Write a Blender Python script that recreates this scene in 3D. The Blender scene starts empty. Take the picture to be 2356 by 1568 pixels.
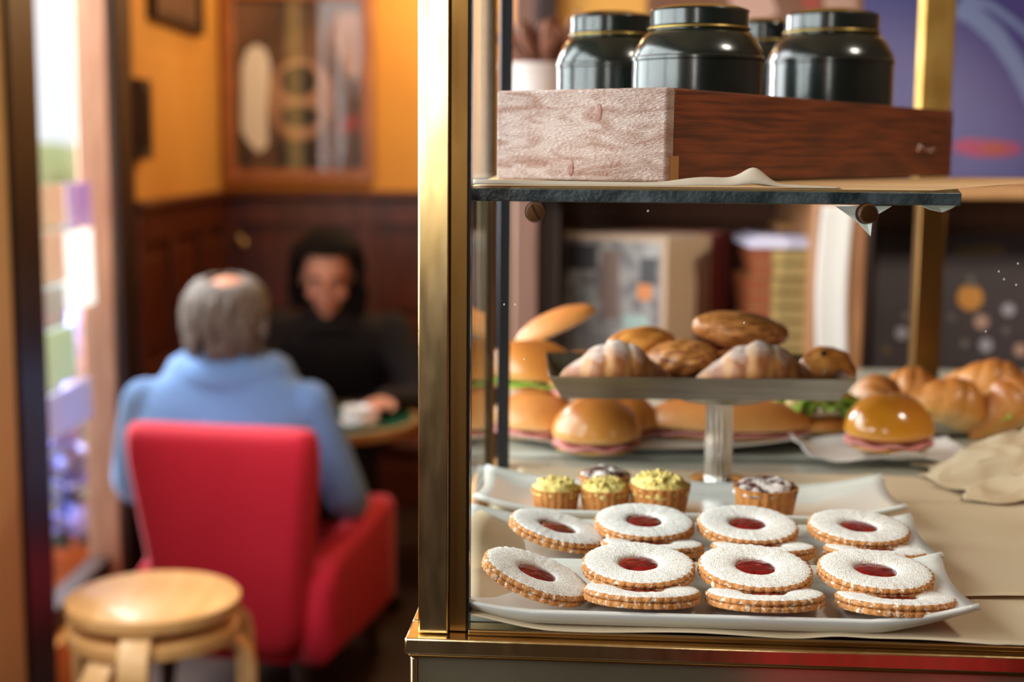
import bpy, bmesh, math, random
from mathutils import Vector, Matrix, Euler, noise
PI = math.pi
R = math.radians
rnd = random.Random(7)
scene = bpy.context.scene
COL = scene.collection

# ---------------------------------------------------------------- camera, world, light, exposure
FPX = 3273.0
CAMZ = 1.36
PITCH = math.atan(434.0 / FPX)
ROLL = R(0.5)
cam_d = bpy.data.cameras.new('camera')
cam = bpy.data.objects.new('camera', cam_d)
COL.objects.link(cam)
cam_d.sensor_width = 36.0
cam_d.lens = FPX / 2356.0 * 36.0
cam_d.clip_start = 0.02
cam_d.clip_end = 300
CAMM = Matrix.Translation((0, 0, CAMZ)) @ Matrix.Rotation(PI / 2 - PITCH, 4, 'X') @ Matrix.Rotation(ROLL, 4, 'Z')
cam.matrix_world = CAMM
cam_d.dof.use_dof = True
cam_d.dof.focus_distance = 1.075
cam_d.dof.aperture_fstop = 3.6
scene.camera = cam

scene.view_settings.view_transform = 'Standard'
scene.view_settings.look = 'None'
scene.view_settings.gamma = 1.0
scene.view_settings.use_curve_mapping = False
scene.view_settings.exposure = 0.0
scene.cycles.max_bounces = 8
scene.cycles.transparent_max_bounces = 16
scene.cycles.sample_clamp_indirect = 6.0
scene.cycles.caustics_reflective = False
scene.cycles.caustics_refractive = False

world = bpy.data.worlds.new('overcast_sky')
scene.world = world
world.use_nodes = True
bg = world.node_tree.nodes['Background']
bg.inputs[0].default_value = (0.92, 0.96, 1.0, 1)
bg.inputs[1].default_value = 1.5

def area(name, loc, aim, sx, sy, power, col):
    l = bpy.data.lights.new(name, 'AREA')
    l.shape = 'RECTANGLE'
    l.size, l.size_y = sx, sy
    l.energy = power
    l.color = col
    o = bpy.data.objects.new(name, l)
    COL.objects.link(o)
    o.location = loc
    d = Vector(aim) - Vector(loc)
    o.rotation_euler = d.to_track_quat('-Z', 'Y').to_euler()
    return o
def bulb(name, loc, power, col, rad=0.06):
    l = bpy.data.lights.new(name, 'POINT')
    l.energy = power
    l.color = col
    l.shadow_soft_size = rad
    o = bpy.data.objects.new(name, l)
    COL.objects.link(o)
    o.location = loc
    return o
DAY = (0.93, 0.97, 1.0)
# daylight through the street window beside the counter, the far doorway and the shop front behind
area('daylight_street_window', (-1.24, 1.15, 1.72), (1, 1.15, 1.25), 2.95, 1.5, 122, DAY)
area('daylight_doorway', (-1.66, 3.98, 1.65), (0.6, 2.9, 0.75), 0.62, 1.7, 200, DAY)
area('daylight_shop_front', (-0.81, -2.98, 1.85), (-0.5, 3, 1.2), 0.36, 1.2, 13, (1.0, 0.97, 0.92))
# warm light in the cafe, with added unseen fill spots
bulb('wall_lamp_light', (-0.02, 4.85, 2.2), 38, (1.0, 0.76, 0.44))
bulb('corner_lamp_light', (-0.75, 4.7, 2.55), 9, (1.0, 0.72, 0.38))
def spot(name, loc, aim, power, col, deg, rad=0.08):
    l = bpy.data.lights.new(name, 'SPOT')
    l.energy = power; l.color = col; l.spot_size = R(deg); l.spot_blend = 0.6; l.shadow_soft_size = rad
    o = bpy.data.objects.new(name, l); COL.objects.link(o); o.location = loc
    o.rotation_euler = (Vector(aim) - Vector(loc)).to_track_quat('-Z', 'Y').to_euler()
    return o
spot('bar_fill_spot', (1.45, 1.45, 1.72), (0.68, 2.75, 1.12), 70, (1.0, 0.86, 0.70), 52)  # added unseen fill that brightens the bar, not a lamp of the room
spot('counter_fill_spot', (1.15, 0.60, 2.6), (0.46, 1.22, 1.2), 80, (1.0, 0.90, 0.78), 44, 0.15)  # added unseen fill for the case, cone kept off the armchair

# ---------------------------------------------------------------- picking points of the room along a line of sight
def ray(px, py):
    d = Vector(((px - 1178.0) / FPX, -(py - 784.0) / FPX, -1.0))
    return (CAMM.to_3x3() @ d)
def PY(px, py, y):
    d = ray(px, py)
    return Vector((0, 0, CAMZ)) + d * (y / d.y)
def PZ(px, py, z):
    d = ray(px, py)
    return Vector((0, 0, CAMZ)) + d * ((z - CAMZ) / d.z)
def PXW(px, py, x):
    d = ray(px, py)
    return Vector((0, 0, CAMZ)) + d * (x / d.x)

# ---------------------------------------------------------------- materials
def S(r, g, b):
    f = lambda c: (c / 255.0 / 12.92) if c / 255.0 <= 0.04045 else ((c / 255.0 + 0.055) / 1.055) ** 2.4
    return (f(r), f(g), f(b), 1.0)
MATS = {}
def M(name, col, rough=0.5, metal=0.0, col2=None, scale=12, detail=4, stretch=(1, 1, 1), ramp=(0.35, 0.65), bump=0.0, bscale=None,
      coat=0.0, spec=0.5, sheen=0.0, rvar=0.0, sss=0.0, kind='noise', distort=0.0, col3=None, transl=0.0):
    m = bpy.data.materials.new(name)
    MATS[name] = m
    m.use_nodes = True
    nt = m.node_tree
    N, L = nt.nodes, nt.links
    b = N['Principled BSDF']
    b.inputs['Base Color'].default_value = col
    b.inputs['Roughness'].default_value = rough
    b.inputs['Metallic'].default_value = metal
    b.inputs['Coat Weight'].default_value = coat
    b.inputs['Coat Roughness'].default_value = 0.12
    b.inputs['Specular IOR Level'].default_value = spec
    b.inputs['Sheen Weight'].default_value = sheen
    if sss:
        b.inputs['Subsurface Weight'].default_value = sss
        b.inputs['Subsurface Radius'].default_value = (0.006, 0.003, 0.002)
    tc = N.new('ShaderNodeTexCoord')
    mp = N.new('ShaderNodeMapping')
    mp.inputs['Scale'].default_value = stretch
    L.new(tc.outputs['Object'], mp.inputs['Vector'])
    if col2 is not None:
        if kind == 'wave':
            t = N.new('ShaderNodeTexWave')
            t.inputs['Scale'].default_value = scale
            t.inputs['Distortion'].default_value = distort
            t.inputs['Detail'].default_value = detail
            t.inputs['Detail Scale'].default_value = 1.5
        else:
            t = N.new('ShaderNodeTexNoise')
            t.inputs['Scale'].default_value = scale
            t.inputs['Detail'].default_value = detail
            t.inputs['Distortion'].default_value = distort
        L.new(mp.outputs[0], t.inputs['Vector'])
        cr = N.new('ShaderNodeValToRGB')
        cr.color_ramp.elements[0].position = ramp[0]
        cr.color_ramp.elements[1].position = ramp[1]
        cr.color_ramp.elements[0].color = col
        cr.color_ramp.elements[1].color = col2
        if col3 is not None:
            e = cr.color_ramp.elements.new((ramp[0] + ramp[1]) / 2)
            e.color = col3
        L.new(t.outputs['Fac'] if 'Fac' in t.outputs else t.outputs[0], cr.inputs[0])
        L.new(cr.outputs[0], b.inputs['Base Color'])
        m['colour_node'] = cr.name
    if bump or rvar:
        t2 = N.new('ShaderNodeTexNoise')
        t2.inputs['Scale'].default_value = bscale or scale * 2
        t2.inputs['Detail'].default_value = 5
        L.new(mp.outputs[0], t2.inputs['Vector'])
        if bump:
            bp = N.new('ShaderNodeBump')
            bp.inputs['Strength'].default_value = bump
            bp.inputs['Distance'].default_value = 0.004
            L.new(t2.outputs['Fac'], bp.inputs['Height'])
            L.new(bp.outputs[0], b.inputs['Normal'])
        if rvar:
            mr = N.new('ShaderNodeMapRange')
            mr.inputs[3].default_value = max(0.03, rough - rvar)
            mr.inputs[4].default_value = rough + rvar
            L.new(t2.outputs['Fac'], mr.inputs[0])
            L.new(mr.outputs[0], b.inputs['Roughness'])
    if transl:
        tr = N.new('ShaderNodeBsdfTranslucent')
        tr.inputs[0].default_value = col
        mx = N.new('ShaderNodeMixShader')
        mx.inputs[0].default_value = transl
        L.new(b.outputs[0], mx.inputs[1])
        L.new(tr.outputs[0], mx.inputs[2])
        L.new(mx.outputs[0], N['Material Output'].inputs[0])
    return m
def dusted(name, brown, brown2, sugar=S(236, 226, 220), scale=60, lo=0.45, hi=0.75, amount=1.0, rough=0.45, wave=False):
    """baked crust with icing sugar that has settled on the parts that face up"""
    m = M(name, brown, rough, col2=brown2, scale=scale, detail=4, bump=0.25, bscale=120, stretch=(1, 1, 1), kind='wave' if wave else 'noise', distort=3.0 if wave else 0.0, ramp=(0.45, 0.95) if wave else (0.35, 0.65))
    nt = m.node_tree
    N, L = nt.nodes, nt.links
    b = N['Principled BSDF']
    cr = N[m['colour_node']]
    tc = N.new('ShaderNodeTexCoord')
    sx = N.new('ShaderNodeSeparateXYZ')
    L.new(tc.outputs['Normal'], sx.inputs[0])
    t = N.new('ShaderNodeTexNoise')
    t.inputs['Scale'].default_value = 130
    t.inputs['Detail'].default_value = 6
    L.new(tc.outputs['Object'], t.inputs['Vector'])
    ad = N.new('ShaderNodeMath'); ad.operation = 'MULTIPLY_ADD'
    L.new(t.outputs['Fac'], ad.inputs[0]); ad.inputs[1].default_value = 0.9
    L.new(sx.outputs['Z'], ad.inputs[2])
    mr = N.new('ShaderNodeMapRange')
    mr.inputs[1].default_value = lo + 0.45
    mr.inputs[2].default_value = hi + 0.45
    mr.inputs[3].default_value = 0
    mr.inputs[4].default_value = amount
    L.new(ad.outputs[0], mr.inputs[0])
    mx = N.new('ShaderNodeMix'); mx.data_type = 'RGBA'
    L.new(mr.outputs[0], mx.inputs[0])
    L.new(cr.outputs[0], mx.inputs[6])
    mx.inputs[7].default_value = sugar
    L.new(mx.outputs[2], b.inputs['Base Color'])
    return m
def baked(name, pale, brown, dark, z0=-0.4, z1=0.6, rough=0.3, coat=0.3, nscale=25, bump=0.1):
    """bread: pale at the side of the loaf, browner on its top crust (object space, so it stays with the loaf)"""
    m = M(name, pale, rough, col2=brown, scale=nscale, detail=4, bump=bump, bscale=nscale * 4, coat=coat)
    nt = m.node_tree
    N, L = nt.nodes, nt.links
    b = N['Principled BSDF']
    tc = N.new('ShaderNodeTexCoord')
    sx = N.new('ShaderNodeSeparateXYZ')
    L.new(tc.outputs['Normal'], sx.inputs[0])
    t = N.new('ShaderNodeTexNoise')
    t.inputs['Scale'].default_value = nscale
    L.new(tc.outputs['Object'], t.inputs['Vector'])
    ad = N.new('ShaderNodeMath'); ad.operation = 'MULTIPLY_ADD'
    L.new(t.outputs['Fac'], ad.inputs[0]); ad.inputs[1].default_value = 0.8
    L.new(sx.outputs['Z'], ad.inputs[2])
    mr = N.new('ShaderNodeMapRange')
    mr.inputs[1].default_value = z0
    mr.inputs[2].default_value = z1 + 0.8
    L.new(ad.outputs[0], mr.inputs[0])
    cr = N.new('ShaderNodeValToRGB')
    cr.color_ramp.elements[0].color = pale
    cr.color_ramp.elements[1].color = dark
    e = cr.color_ramp.elements.new(0.45); e.color = brown
    L.new(mr.outputs[0], cr.inputs[0])
    L.new(cr.outputs[0], b.inputs['Base Color'])
    return m
def glass(name, tint=(1, 1, 1, 1), base=0.04, rough=0.0):
    m = bpy.data.materials.new(name)
    MATS[name] = m
    m.use_nodes = True
    N, L = m.node_tree.nodes, m.node_tree.links
    N.remove(N['Principled BSDF'])
    tr = N.new('ShaderNodeBsdfTransparent'); tr.inputs[0].default_value = tint
    gl = N.new('ShaderNodeBsdfGlossy'); gl.inputs['Roughness'].default_value = rough
    lw = N.new('ShaderNodeLayerWeight'); lw.inputs[0].default_value = 0.5
    pw = N.new('ShaderNodeMath'); pw.operation = 'POWER'; pw.inputs[1].default_value = 5
    L.new(lw.outputs['Facing'], pw.inputs[0])
    ma = N.new('ShaderNodeMath'); ma.operation = 'MULTIPLY_ADD'; ma.inputs[1].default_value = 0.7; ma.inputs[2].default_value = base
    L.new(pw.outputs[0], ma.inputs[0])
    mx = N.new('ShaderNodeMixShader')
    L.new(ma.outputs[0], mx.inputs[0])
    L.new(tr.outputs[0], mx.inputs[1])
    L.new(gl.outputs[0], mx.inputs[2])
    L.new(mx.outputs[0], N['Material Output'].inputs[0])
    return m

M('ochre_plaster', S(214, 152, 66), 0.75, col2=S(224, 166, 80), scale=2.2, bump=0.12, bscale=60)
M('sunlit_cream', S(226, 204, 160), 0.8, col2=S(214, 190, 146), scale=3)
M('ceiling_plaster', S(150, 118, 78), 0.85)
M('brown_wall', S(96, 66, 46), 0.7, col2=S(84, 56, 40), scale=4)
M('dark_floor', S(44, 30, 26), 0.45, col2=S(58, 40, 32), scale=6)
M('wainscot_wood', S(70, 27, 9), 0.38, col2=S(96, 42, 15), scale=5, stretch=(6, 6, 1), detail=6)
M('dark_wood', S(36, 18, 13), 0.45, col2=S(48, 25, 17), scale=6, stretch=(8, 8, 1))
M('pale_jamb_wood', S(186, 140, 112), 0.5, col2=S(170, 122, 96), scale=8, stretch=(8, 8, 1))
M('walnut', S(112, 68, 46), 0.45, col2=S(116, 78, 58), scale=6, stretch=(7, 7, 1), detail=6)
M('walnut_pink', S(128, 92, 78), 0.5, col2=S(116, 80, 66), scale=6, stretch=(7, 7, 1))
M('oak_shelf', S(176, 130, 78), 0.45, col2=S(150, 104, 58), scale=5, stretch=(1, 9, 9))
M('tan_post_wood', S(178, 128, 86), 0.5, col2=S(146, 98, 64), scale=5, stretch=(9, 9, 1))
M('brass', S(226, 202, 152), 0.20, 1.0, col2=S(206, 174, 116), scale=26, stretch=(1, 1, 0.25), bump=0.02, bscale=90, rvar=0.08, detail=8)
M('dull_brass', S(136, 102, 56), 0.34, 1.0, col2=S(116, 82, 40), scale=18, stretch=(1, 1, 0.3), rvar=0.1)
M('satin_brass', S(222, 180, 96), 0.5, 0.75, col2=S(176, 128, 56), scale=22, detail=6, stretch=(1, 1, 0.6))
M('olive_brass', S(150, 138, 108), 0.42, 0.9, col2=S(128, 112, 82), scale=40, stretch=(2, 2, 0.3))
M('dark_steel', S(62, 64, 68), 0.35, 0.8)
M('knob_bronze', S(104, 72, 44), 0.38, 1.0)
M('steel', S(206, 202, 196), 0.14, 1.0, rvar=0.06, bscale=200)
M('brushed_steel', S(150, 142, 132), 0.36, 1.0, col2=S(136, 128, 118), scale=30, stretch=(0.5, 12, 12))
M('mirror_panel', S(160, 150, 122), 0.12, 0.8, col2=S(136, 124, 96), scale=7, rvar=0.05)
glass('clear_glass', (0.985, 0.99, 0.985, 1), 0.015)
glass('side_glass', (0.94, 0.96, 0.95, 1), 0.03)
glass('window_glass', (0.97, 0.98, 0.98, 1), 0.03)
glass('shelf_glass', (0.72, 0.86, 0.82, 1), 0.05)
M('glass_edge', S(22, 36, 39), 0.3, col2=S(78, 88, 92), scale=45, detail=6, bump=0.2, bscale=300, ramp=(0.4, 0.75))
M('deck_stone', S(168, 166, 152), 0.25, col2=S(158, 156, 140), scale=20)
M('kraft_paper', S(232, 196, 148), 0.65, col2=S(224, 186, 138), scale=9, bump=0.08, bscale=30, transl=0.3)
M('grey_paper', S(214, 202, 184), 0.65, col2=S(204, 190, 170), scale=9, bump=0.1, bscale=40, transl=0.25)
M('liner_paper', S(222, 202, 170), 0.6, col2=S(212, 190, 156), scale=7, bump=0.1, bscale=30, transl=0.2)
M('white_paper', S(238, 236, 232), 0.7, transl=0.3)
M('melamine', S(216, 214, 206), 0.2, coat=0.4, sss=0.0)
M('plate_grey', S(196, 192, 180), 0.3, coat=0.2)
M('tin_paint', S(12, 20, 19), 0.22, 0.1, col2=S(20, 30, 27), scale=30, detail=6, coat=0.5, spec=0.5)
M('tin_gilt', S(150, 128, 70), 0.35, 0.9)
M('sugar', S(244, 240, 234), 0.9, col2=S(212, 178, 140), scale=520, detail=5, ramp=(0.46, 0.78), bump=0.55, bscale=900, sheen=0.1)
M('biscuit', S(198, 134, 70), 0.75, col2=S(238, 220, 194), scale=240, detail=5, ramp=(0.44, 0.66), bump=0.5, bscale=500, col3=S(186, 118, 58))
M('jam', S(98, 10, 14), 0.12, col2=S(140, 22, 22), scale=120, detail=3, bump=0.35, bscale=170, coat=0.5, sss=0.05)
M('tart_pastry', S(196, 130, 62), 0.7, col2=S(172, 104, 44), scale=120, bump=0.4, bscale=400)
M('tart_yellow', S(230, 210, 128), 0.65, col2=S(208, 172, 78), scale=170, bump=0.7, bscale=300, ramp=(0.4, 0.7))
M('tart_chocolate', S(78, 38, 26), 0.4, col2=S(232, 218, 210), scale=70, detail=5, ramp=(0.48, 0.60), bump=0.4, bscale=200)
dusted('croissant_crust', S(152, 88, 46), S(186, 126, 68), lo=0.45, hi=1.05, amount=0.72, scale=13.6, wave=True)
M('glazed_pastry', S(226, 150, 68), 0.3, col2=S(160, 84, 28), scale=34, stretch=(1, 3, 3), detail=5, coat=0.4, bump=0.3, bscale=90)
M('twist_pastry', S(224, 150, 80), 0.35, col2=S(132, 66, 24), scale=60, stretch=(1, 6, 6), coat=0.3, bump=0.3, bscale=120)
M('raisin', S(40, 20, 16), 0.4)
baked('bun_crust', S(242, 204, 138), S(216, 146, 64), S(158, 86, 28), rough=0.3, coat=0.35, nscale=12, bump=0.03)
baked('yellow_bun_crust', S(232, 176, 84), S(206, 138, 34), S(164, 96, 18), rough=0.2, coat=0.7, nscale=10, bump=0.02)
baked('roll_crust', S(240, 206, 150), S(222, 158, 84), S(188, 112, 50), rough=0.45, coat=0.15)
baked('big_croissant_crust', S(242, 204, 142), S(210, 144, 66), S(158, 90, 34), rough=0.42, coat=0.15, nscale=45, bump=0.3)
M('bread_crumb', S(232, 206, 150), 0.8, col2=S(222, 190, 128), scale=90, bump=0.3)
M('lettuce', S(150, 200, 50), 0.4, col2=S(206, 226, 120), scale=30, transl=0.3)
M('ham', S(206, 138, 130), 0.45, col2=S(190, 116, 112), scale=50)
M('red_fabric', S(200, 12, 44), 0.85, col2=S(186, 10, 38), scale=160, bump=0.12, bscale=700, sheen=0.08)
M('birch', S(226, 176, 112), 0.4, col2=S(214, 160, 94), scale=5, stretch=(1, 10, 10), coat=0.15)
M('birch_edge', S(234, 190, 130), 0.42, col2=S(222, 172, 108), scale=9, stretch=(1, 1, 8))
M('blue_knit', S(112, 152, 210), 0.9, col2=S(100, 140, 198), scale=60, stretch=(1, 1, 4), bump=0.3, bscale=220, sheen=0.15)
M('black_knit', S(18, 15, 18), 0.95, col2=S(24, 20, 24), scale=60, bump=0.3, bscale=200)
M('navy_cloth', S(34, 36, 58), 0.9, bump=0.15, bscale=200)
M('skin', S(206, 146, 118), 0.5, col2=S(196, 128, 102), scale=12, sss=0.1)
M('skin_pale', S(204, 148, 122), 0.55, col2=S(192, 128, 104), scale=12, sss=0.1)
M('grey_hair', S(78, 70, 64), 0.8, col2=S(122, 112, 104), scale=70, stretch=(3, 3, 0.7), bump=0.5, bscale=160)
M('dark_hair', S(14, 9, 8), 0.8, spec=0.15, col2=S(22, 14, 11), scale=80, bump=0.4, bscale=160)
M('eye_white', S(190, 180, 172), 0.4)
M('lip', S(168, 88, 80), 0.45)
M('green_table', S(20, 92, 70), 0.3, col2=S(16, 80, 60), scale=10, coat=0.3)
M('china', S(240, 240, 238), 0.15, coat=0.4)
M('black_metal', S(24, 22, 22), 0.4, 0.6)
M('asphalt', S(150, 146, 140), 0.9, col2=S(168, 162, 154), scale=8)
M('hedge_green', S(186, 192, 128), 0.8, col2=S(206, 206, 150), scale=3)
M('lilac_paper', S(218, 214, 234), 0.7, col2=S(206, 204, 230), scale=5, transl=0.14)
M('violet_poster', S(226, 214, 238), 0.7, col2=S(188, 130, 206), scale=6, detail=1, ramp=(0.42, 0.62), transl=0.14)
M('cream_paper', S(242, 232, 216), 0.7, col2=S(238, 210, 196), scale=5, detail=1, transl=0.14)
M('sticker_paper', S(238, 214, 214), 0.7, col2=S(196, 224, 212), scale=9, detail=1, ramp=(0.4, 0.6), transl=0.14)
M('pale_green_paper', S(222, 240, 208), 0.7, transl=0.14)
M('terracotta', S(176, 96, 60), 0.8, col2=S(160, 82, 50), scale=20)
M('petal_blue', S(74, 84, 186), 0.7, col2=S(150, 160, 226), scale=24, detail=2)
M('petal_lilac', S(140, 130, 214), 0.7, col2=S(96, 110, 200), scale=24, detail=2)
M('leaf_green', S(52, 70, 52), 0.5, col2=S(70, 60, 66), scale=12)
M('picture_wood', S(178, 114, 66), 0.35, col2=S(150, 92, 50), scale=8, stretch=(6, 6, 1))
M('print_dark', S(78, 58, 50), 0.5, col2=S(132, 98, 78), scale=2.4, detail=3, distort=0.6)
M('print_black', S(38, 31, 32), 0.5)
M('print_tan', S(186, 150, 130), 0.5, col2=S(160, 124, 106), scale=4)
M('print_glare', S(242, 246, 252), 0.5)
M('print_red', S(150, 60, 48), 0.5)
M('print_grey', S(140, 136, 128), 0.5, col2=S(96, 88, 84), scale=9, detail=2)
M('print_cover', S(88, 78, 76), 0.4, col2=S(140, 132, 124), scale=12, detail=2, distort=1.5, ramp=(0.42, 0.6))
M('print_teal', S(140, 156, 146), 0.5)
M('print_orange', S(190, 110, 40), 0.5)
M('poster_blue', S(62, 62, 122), 0.45, col2=S(92, 70, 122), scale=1.6, detail=2, distort=0.8, ramp=(0.4, 0.66))
M('poster_curve', S(120, 130, 168), 0.5)
M('poster_pink', S(156, 44, 84), 0.5, col2=S(140, 50, 96), scale=8)
M('chalkboard', S(52, 42, 46), 0.5, col2=S(70, 58, 62), scale=3)
M('amber_print', S(214, 146, 60), 0.5)
M('dot_print', S(170, 166, 176), 0.5)
M('dot_pink', S(190, 152, 136), 0.5)
M('olive_print', S(104, 82, 44), 0.6)
M('page_edge', S(206, 184, 152), 0.7, col2=S(178, 152, 122), scale=80, stretch=(8, 0.2, 0.2))
M('page_top', S(226, 208, 184), 0.7)
M('red_cover', S(164, 62, 54), 0.5, col2=S(176, 92, 80), scale=40, stretch=(5, 0.2, 0.2))
M('beige_cover', S(168, 138, 112), 0.55)
M('olive_cover', S(140, 112, 56), 0.6, col2=S(120, 94, 44), scale=12)
M('rust_cover', S(132, 64, 32), 0.6)
M('olive_pages', S(164, 138, 84), 0.7)
M('pot_white', S(226, 214, 208), 0.4, col2=S(210, 186, 176), scale=10)
M('dry_leaf', S(92, 52, 34), 0.7, col2=S(130, 74, 44), scale=20)
M('dust', S(235, 230, 222), 0.8)
M('blue_paint', S(120, 150, 214), 0.5)
# crate end, raised grain, sheen of light painted into its colour; stained long side
M('pine_end_lit', S(196, 172, 162), 0.36, col2=S(154, 112, 94), scale=24, stretch=(1, 1, 4.2), distort=1.0, detail=8, kind='noise', ramp=(0.40, 0.68), bump=0.9, bscale=260, spec=0.6)
M('stained_pine', S(112, 54, 27), 0.45, col2=S(70, 32, 18), scale=8, stretch=(1.2, 1.2, 30), detail=7, bump=0.2, bscale=16, distort=0.3, ramp=(0.38, 0.62))
M('knot', S(120, 66, 46), 0.5, col2=S(166, 126, 108), scale=160, ramp=(0.45, 0.7))

# ---------------------------------------------------------------- geometry helpers
def box(bm, x0, x1, y0, y1, z0, z1, m=None, mi=0):
    pts = [(x0, y0, z0), (x1, y0, z0), (x1, y1, z0), (x0, y1, z0), (x0, y0, z1), (x1, y0, z1), (x1, y1, z1), (x0, y1, z1)]
    vs = [bm.verts.new(m @ Vector(p) if m else p) for p in pts]
    for f in ((3, 2, 1, 0), (4, 5, 6, 7), (0, 1, 5, 4), (1, 2, 6, 5), (2, 3, 7, 6), (3, 0, 4, 7)):
        fc = bm.faces.new([vs[i] for i in f]); fc.material_index = mi
    return bm
def prism(bm, poly, z0, z1, mi=0, side_mi=None):
    a = [bm.verts.new((p[0], p[1], z0)) for p in poly]
    b = [bm.verts.new((p[0], p[1], z1)) for p in poly]
    f = bm.faces.new(a[::-1]); f.material_index = mi
    f = bm.faces.new(b); f.material_index = mi
    n = len(poly)
    for i in range(n):
        f = bm.faces.new((a[i], a[(i + 1) % n], b[(i + 1) % n], b[i])); f.material_index = mi if side_mi is None else side_mi
    return bm
def loft(bm, rings, cap=True, mi=0, closed=True):
    vr = [[bm.verts.new(p) for p in r] for r in rings]
    n = len(vr[0])
    for i in range(len(vr) - 1):
        for j in range(n if closed else n - 1):
            k = (j + 1) % n
            f = bm.faces.new((vr[i][j], vr[i][k], vr[i + 1][k], vr[i + 1][j])); f.material_index = mi
    if cap:
        f = bm.faces.new(vr[0][::-1]); f.material_index = mi
        f = bm.faces.new(vr[-1]); f.material_index = mi
    return vr
def tube(bm, pts, rad, n=10, mi=0, flat=1.0):
    pts = [Vector(p) for p in pts]
    if not hasattr(rad, '__len__'):
        rad = [rad] * len(pts)
    rings = []
    up = None
    for i, p in enumerate(pts):
        t = (pts[min(i + 1, len(pts) - 1)] - pts[max(i - 1, 0)]).normalized()
        if up is None:
            a = Vector((0, 0, 1)) if abs(t.z) < 0.9 else Vector((0, 1, 0))
            up = (a - t * a.dot(t)).normalized()
        else:
            up = (up - t * up.dot(t)).normalized()
        s = t.cross(up)
        rings.append([p + (s * math.cos(2 * PI * j / n) + up * math.sin(2 * PI * j / n) * flat) * rad[i] for j in range(n)])
    loft(bm, rings, True, mi)
    return bm
def lathe(bm, prof, n=32, f=None, mis=None, close=False):
    """profile of (radius, height); f(angle, index, r, z) may bend it"""
    rings = []
    for i, (r, z) in enumerate(prof):
        ring = []
        for j in range(n):
            a = 2 * PI * j / n
            rr, zz = (r, z) if f is None else f(a, i, r, z)
            ring.append(Vector((rr * math.cos(a), rr * math.sin(a), zz)))
        rings.append(ring)
    vr = [[bm.verts.new(p) for p in r] for r in rings]
    m = len(vr)
    for i in range(m if close else m - 1):
        i2 = (i + 1) % m
        for j in range(n):
            k = (j + 1) % n
            fc = bm.faces.new((vr[i][j], vr[i][k], vr[i2][k], vr[i2][j]))
            fc.material_index = mis[i] if mis else 0
    if not close:
        if prof[0][0] > 1e-6:
            fc = bm.faces.new(vr[0][::-1]); fc.material_index = mis[0] if mis else 0
        if prof[-1][0] > 1e-6:
            fc = bm.faces.new(vr[-1]); fc.material_index = mis[-1] if mis else 0
    bmesh.ops.remove_doubles(bm, verts=bm.verts, dist=1e-7)
    return bm
def ball(bm, c, r, m=None, nu=20, nv=12, f=None, mi=0):
    c = Vector(c)
    if not hasattr(r, '__len__'):
        r = (r, r, r)
    top = None
    rows = []
    for i in range(1, nv):
        th = PI * i / nv
        row = []
        for j in range(nu):
            ph = 2 * PI * j / nu
            d = Vector((math.sin(th) * math.cos(ph), math.sin(th) * math.sin(ph), math.cos(th)))
            p = Vector((d.x * r[0], d.y * r[1], d.z * r[2]))
            if f: p = f(d, p)
            if m: p = m @ p
            row.append(bm.verts.new(c + p))
        rows.append(row)
    def pole(d):
        p = Vector((0, 0, d * r[2]))
        if f: p = f(Vector((0, 0, d)), p)
        if m: p = m @ p
        return bm.verts.new(c + p)
    t, b = pole(1), pole(-1)
    for j in range(nu):
        k = (j + 1) % nu
        fc = bm.faces.new((t, rows[0][j], rows[0][k])); fc.material_index = mi
        fc = bm.faces.new((b, rows[-1][k], rows[-1][j])); fc.material_index = mi
        for i in range(len(rows) - 1):
            fc = bm.faces.new((rows[i][j], rows[i + 1][j], rows[i + 1][k], rows[i][k])); fc.material_index = mi
    return bm
def grid(bm, nu, nv, f, mi=0):
    vs = [[bm.verts.new(f(i / nu, j / nv)) for j in range(nv + 1)] for i in range(nu + 1)]
    for i in range(nu):
        for j in range(nv):
            fc = bm.faces.new((vs[i][j], vs[i + 1][j], vs[i + 1][j + 1], vs[i][j + 1])); fc.material_index = mi
    return bm
def BM():
    return bmesh.new()
def obj(name, bm, mats, parent=None, smooth=False, bevel=0, world=True, solid=0, sub=0, loc=None, angle=None):
    """link a bmesh as ONE mesh object; its points are room coordinates (world=True) or its parent's own"""
    if parent is not None and world:
        bm.transform(root_matrix(parent).inverted())
    elif loc is not None:
        bm.transform(Matrix.Translation(-Vector(loc)))
    bmesh.ops.recalc_face_normals(bm, faces=bm.faces)
    me = bpy.data.meshes.new(name)
    bm.to_mesh(me)
    bm.free()
    for m in (mats if isinstance(mats, (list, tuple)) else [mats]):
        me.materials.append(MATS[m])
    o = bpy.data.objects.new(name, me)
    COL.objects.link(o)
    if loc is not None and parent is None:
        o.location = loc
    if parent is not None:
        o.parent = parent
    if bevel:
        md = o.modifiers.new('b', 'BEVEL'); md.width = bevel; md.segments = 2; md.limit_method = 'ANGLE'
    if solid:
        md = o.modifiers.new('s', 'SOLIDIFY'); md.thickness = solid; md.offset = 0
    if sub:
        md = o.modifiers.new('u', 'SUBSURF'); md.levels = sub; md.render_levels = sub
    if smooth or bevel:
        for p in me.polygons: p.use_smooth = True
        if bevel or angle:
            me.set_sharp_from_angle(angle=R(angle or 40))
    return o
def root_matrix(o):
    m = o.matrix_basis.copy()
    while o.parent is not None:
        o = o.parent
        m = o.matrix_basis @ m
    return m
def thing(name, label, cat, loc=(0, 0, 0), rot=(0, 0, 0), group=None):
    o = bpy.data.objects.new(name, None)
    COL.objects.link(o)
    o.empty_display_size = 0.05
    o.location = loc
    o.rotation_euler = rot
    return tag(o, label, cat, group)
def tag(o, label, cat, group=None):
    o['label'] = label
    o['category'] = cat
    if group: o['group'] = group
    return o
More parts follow.
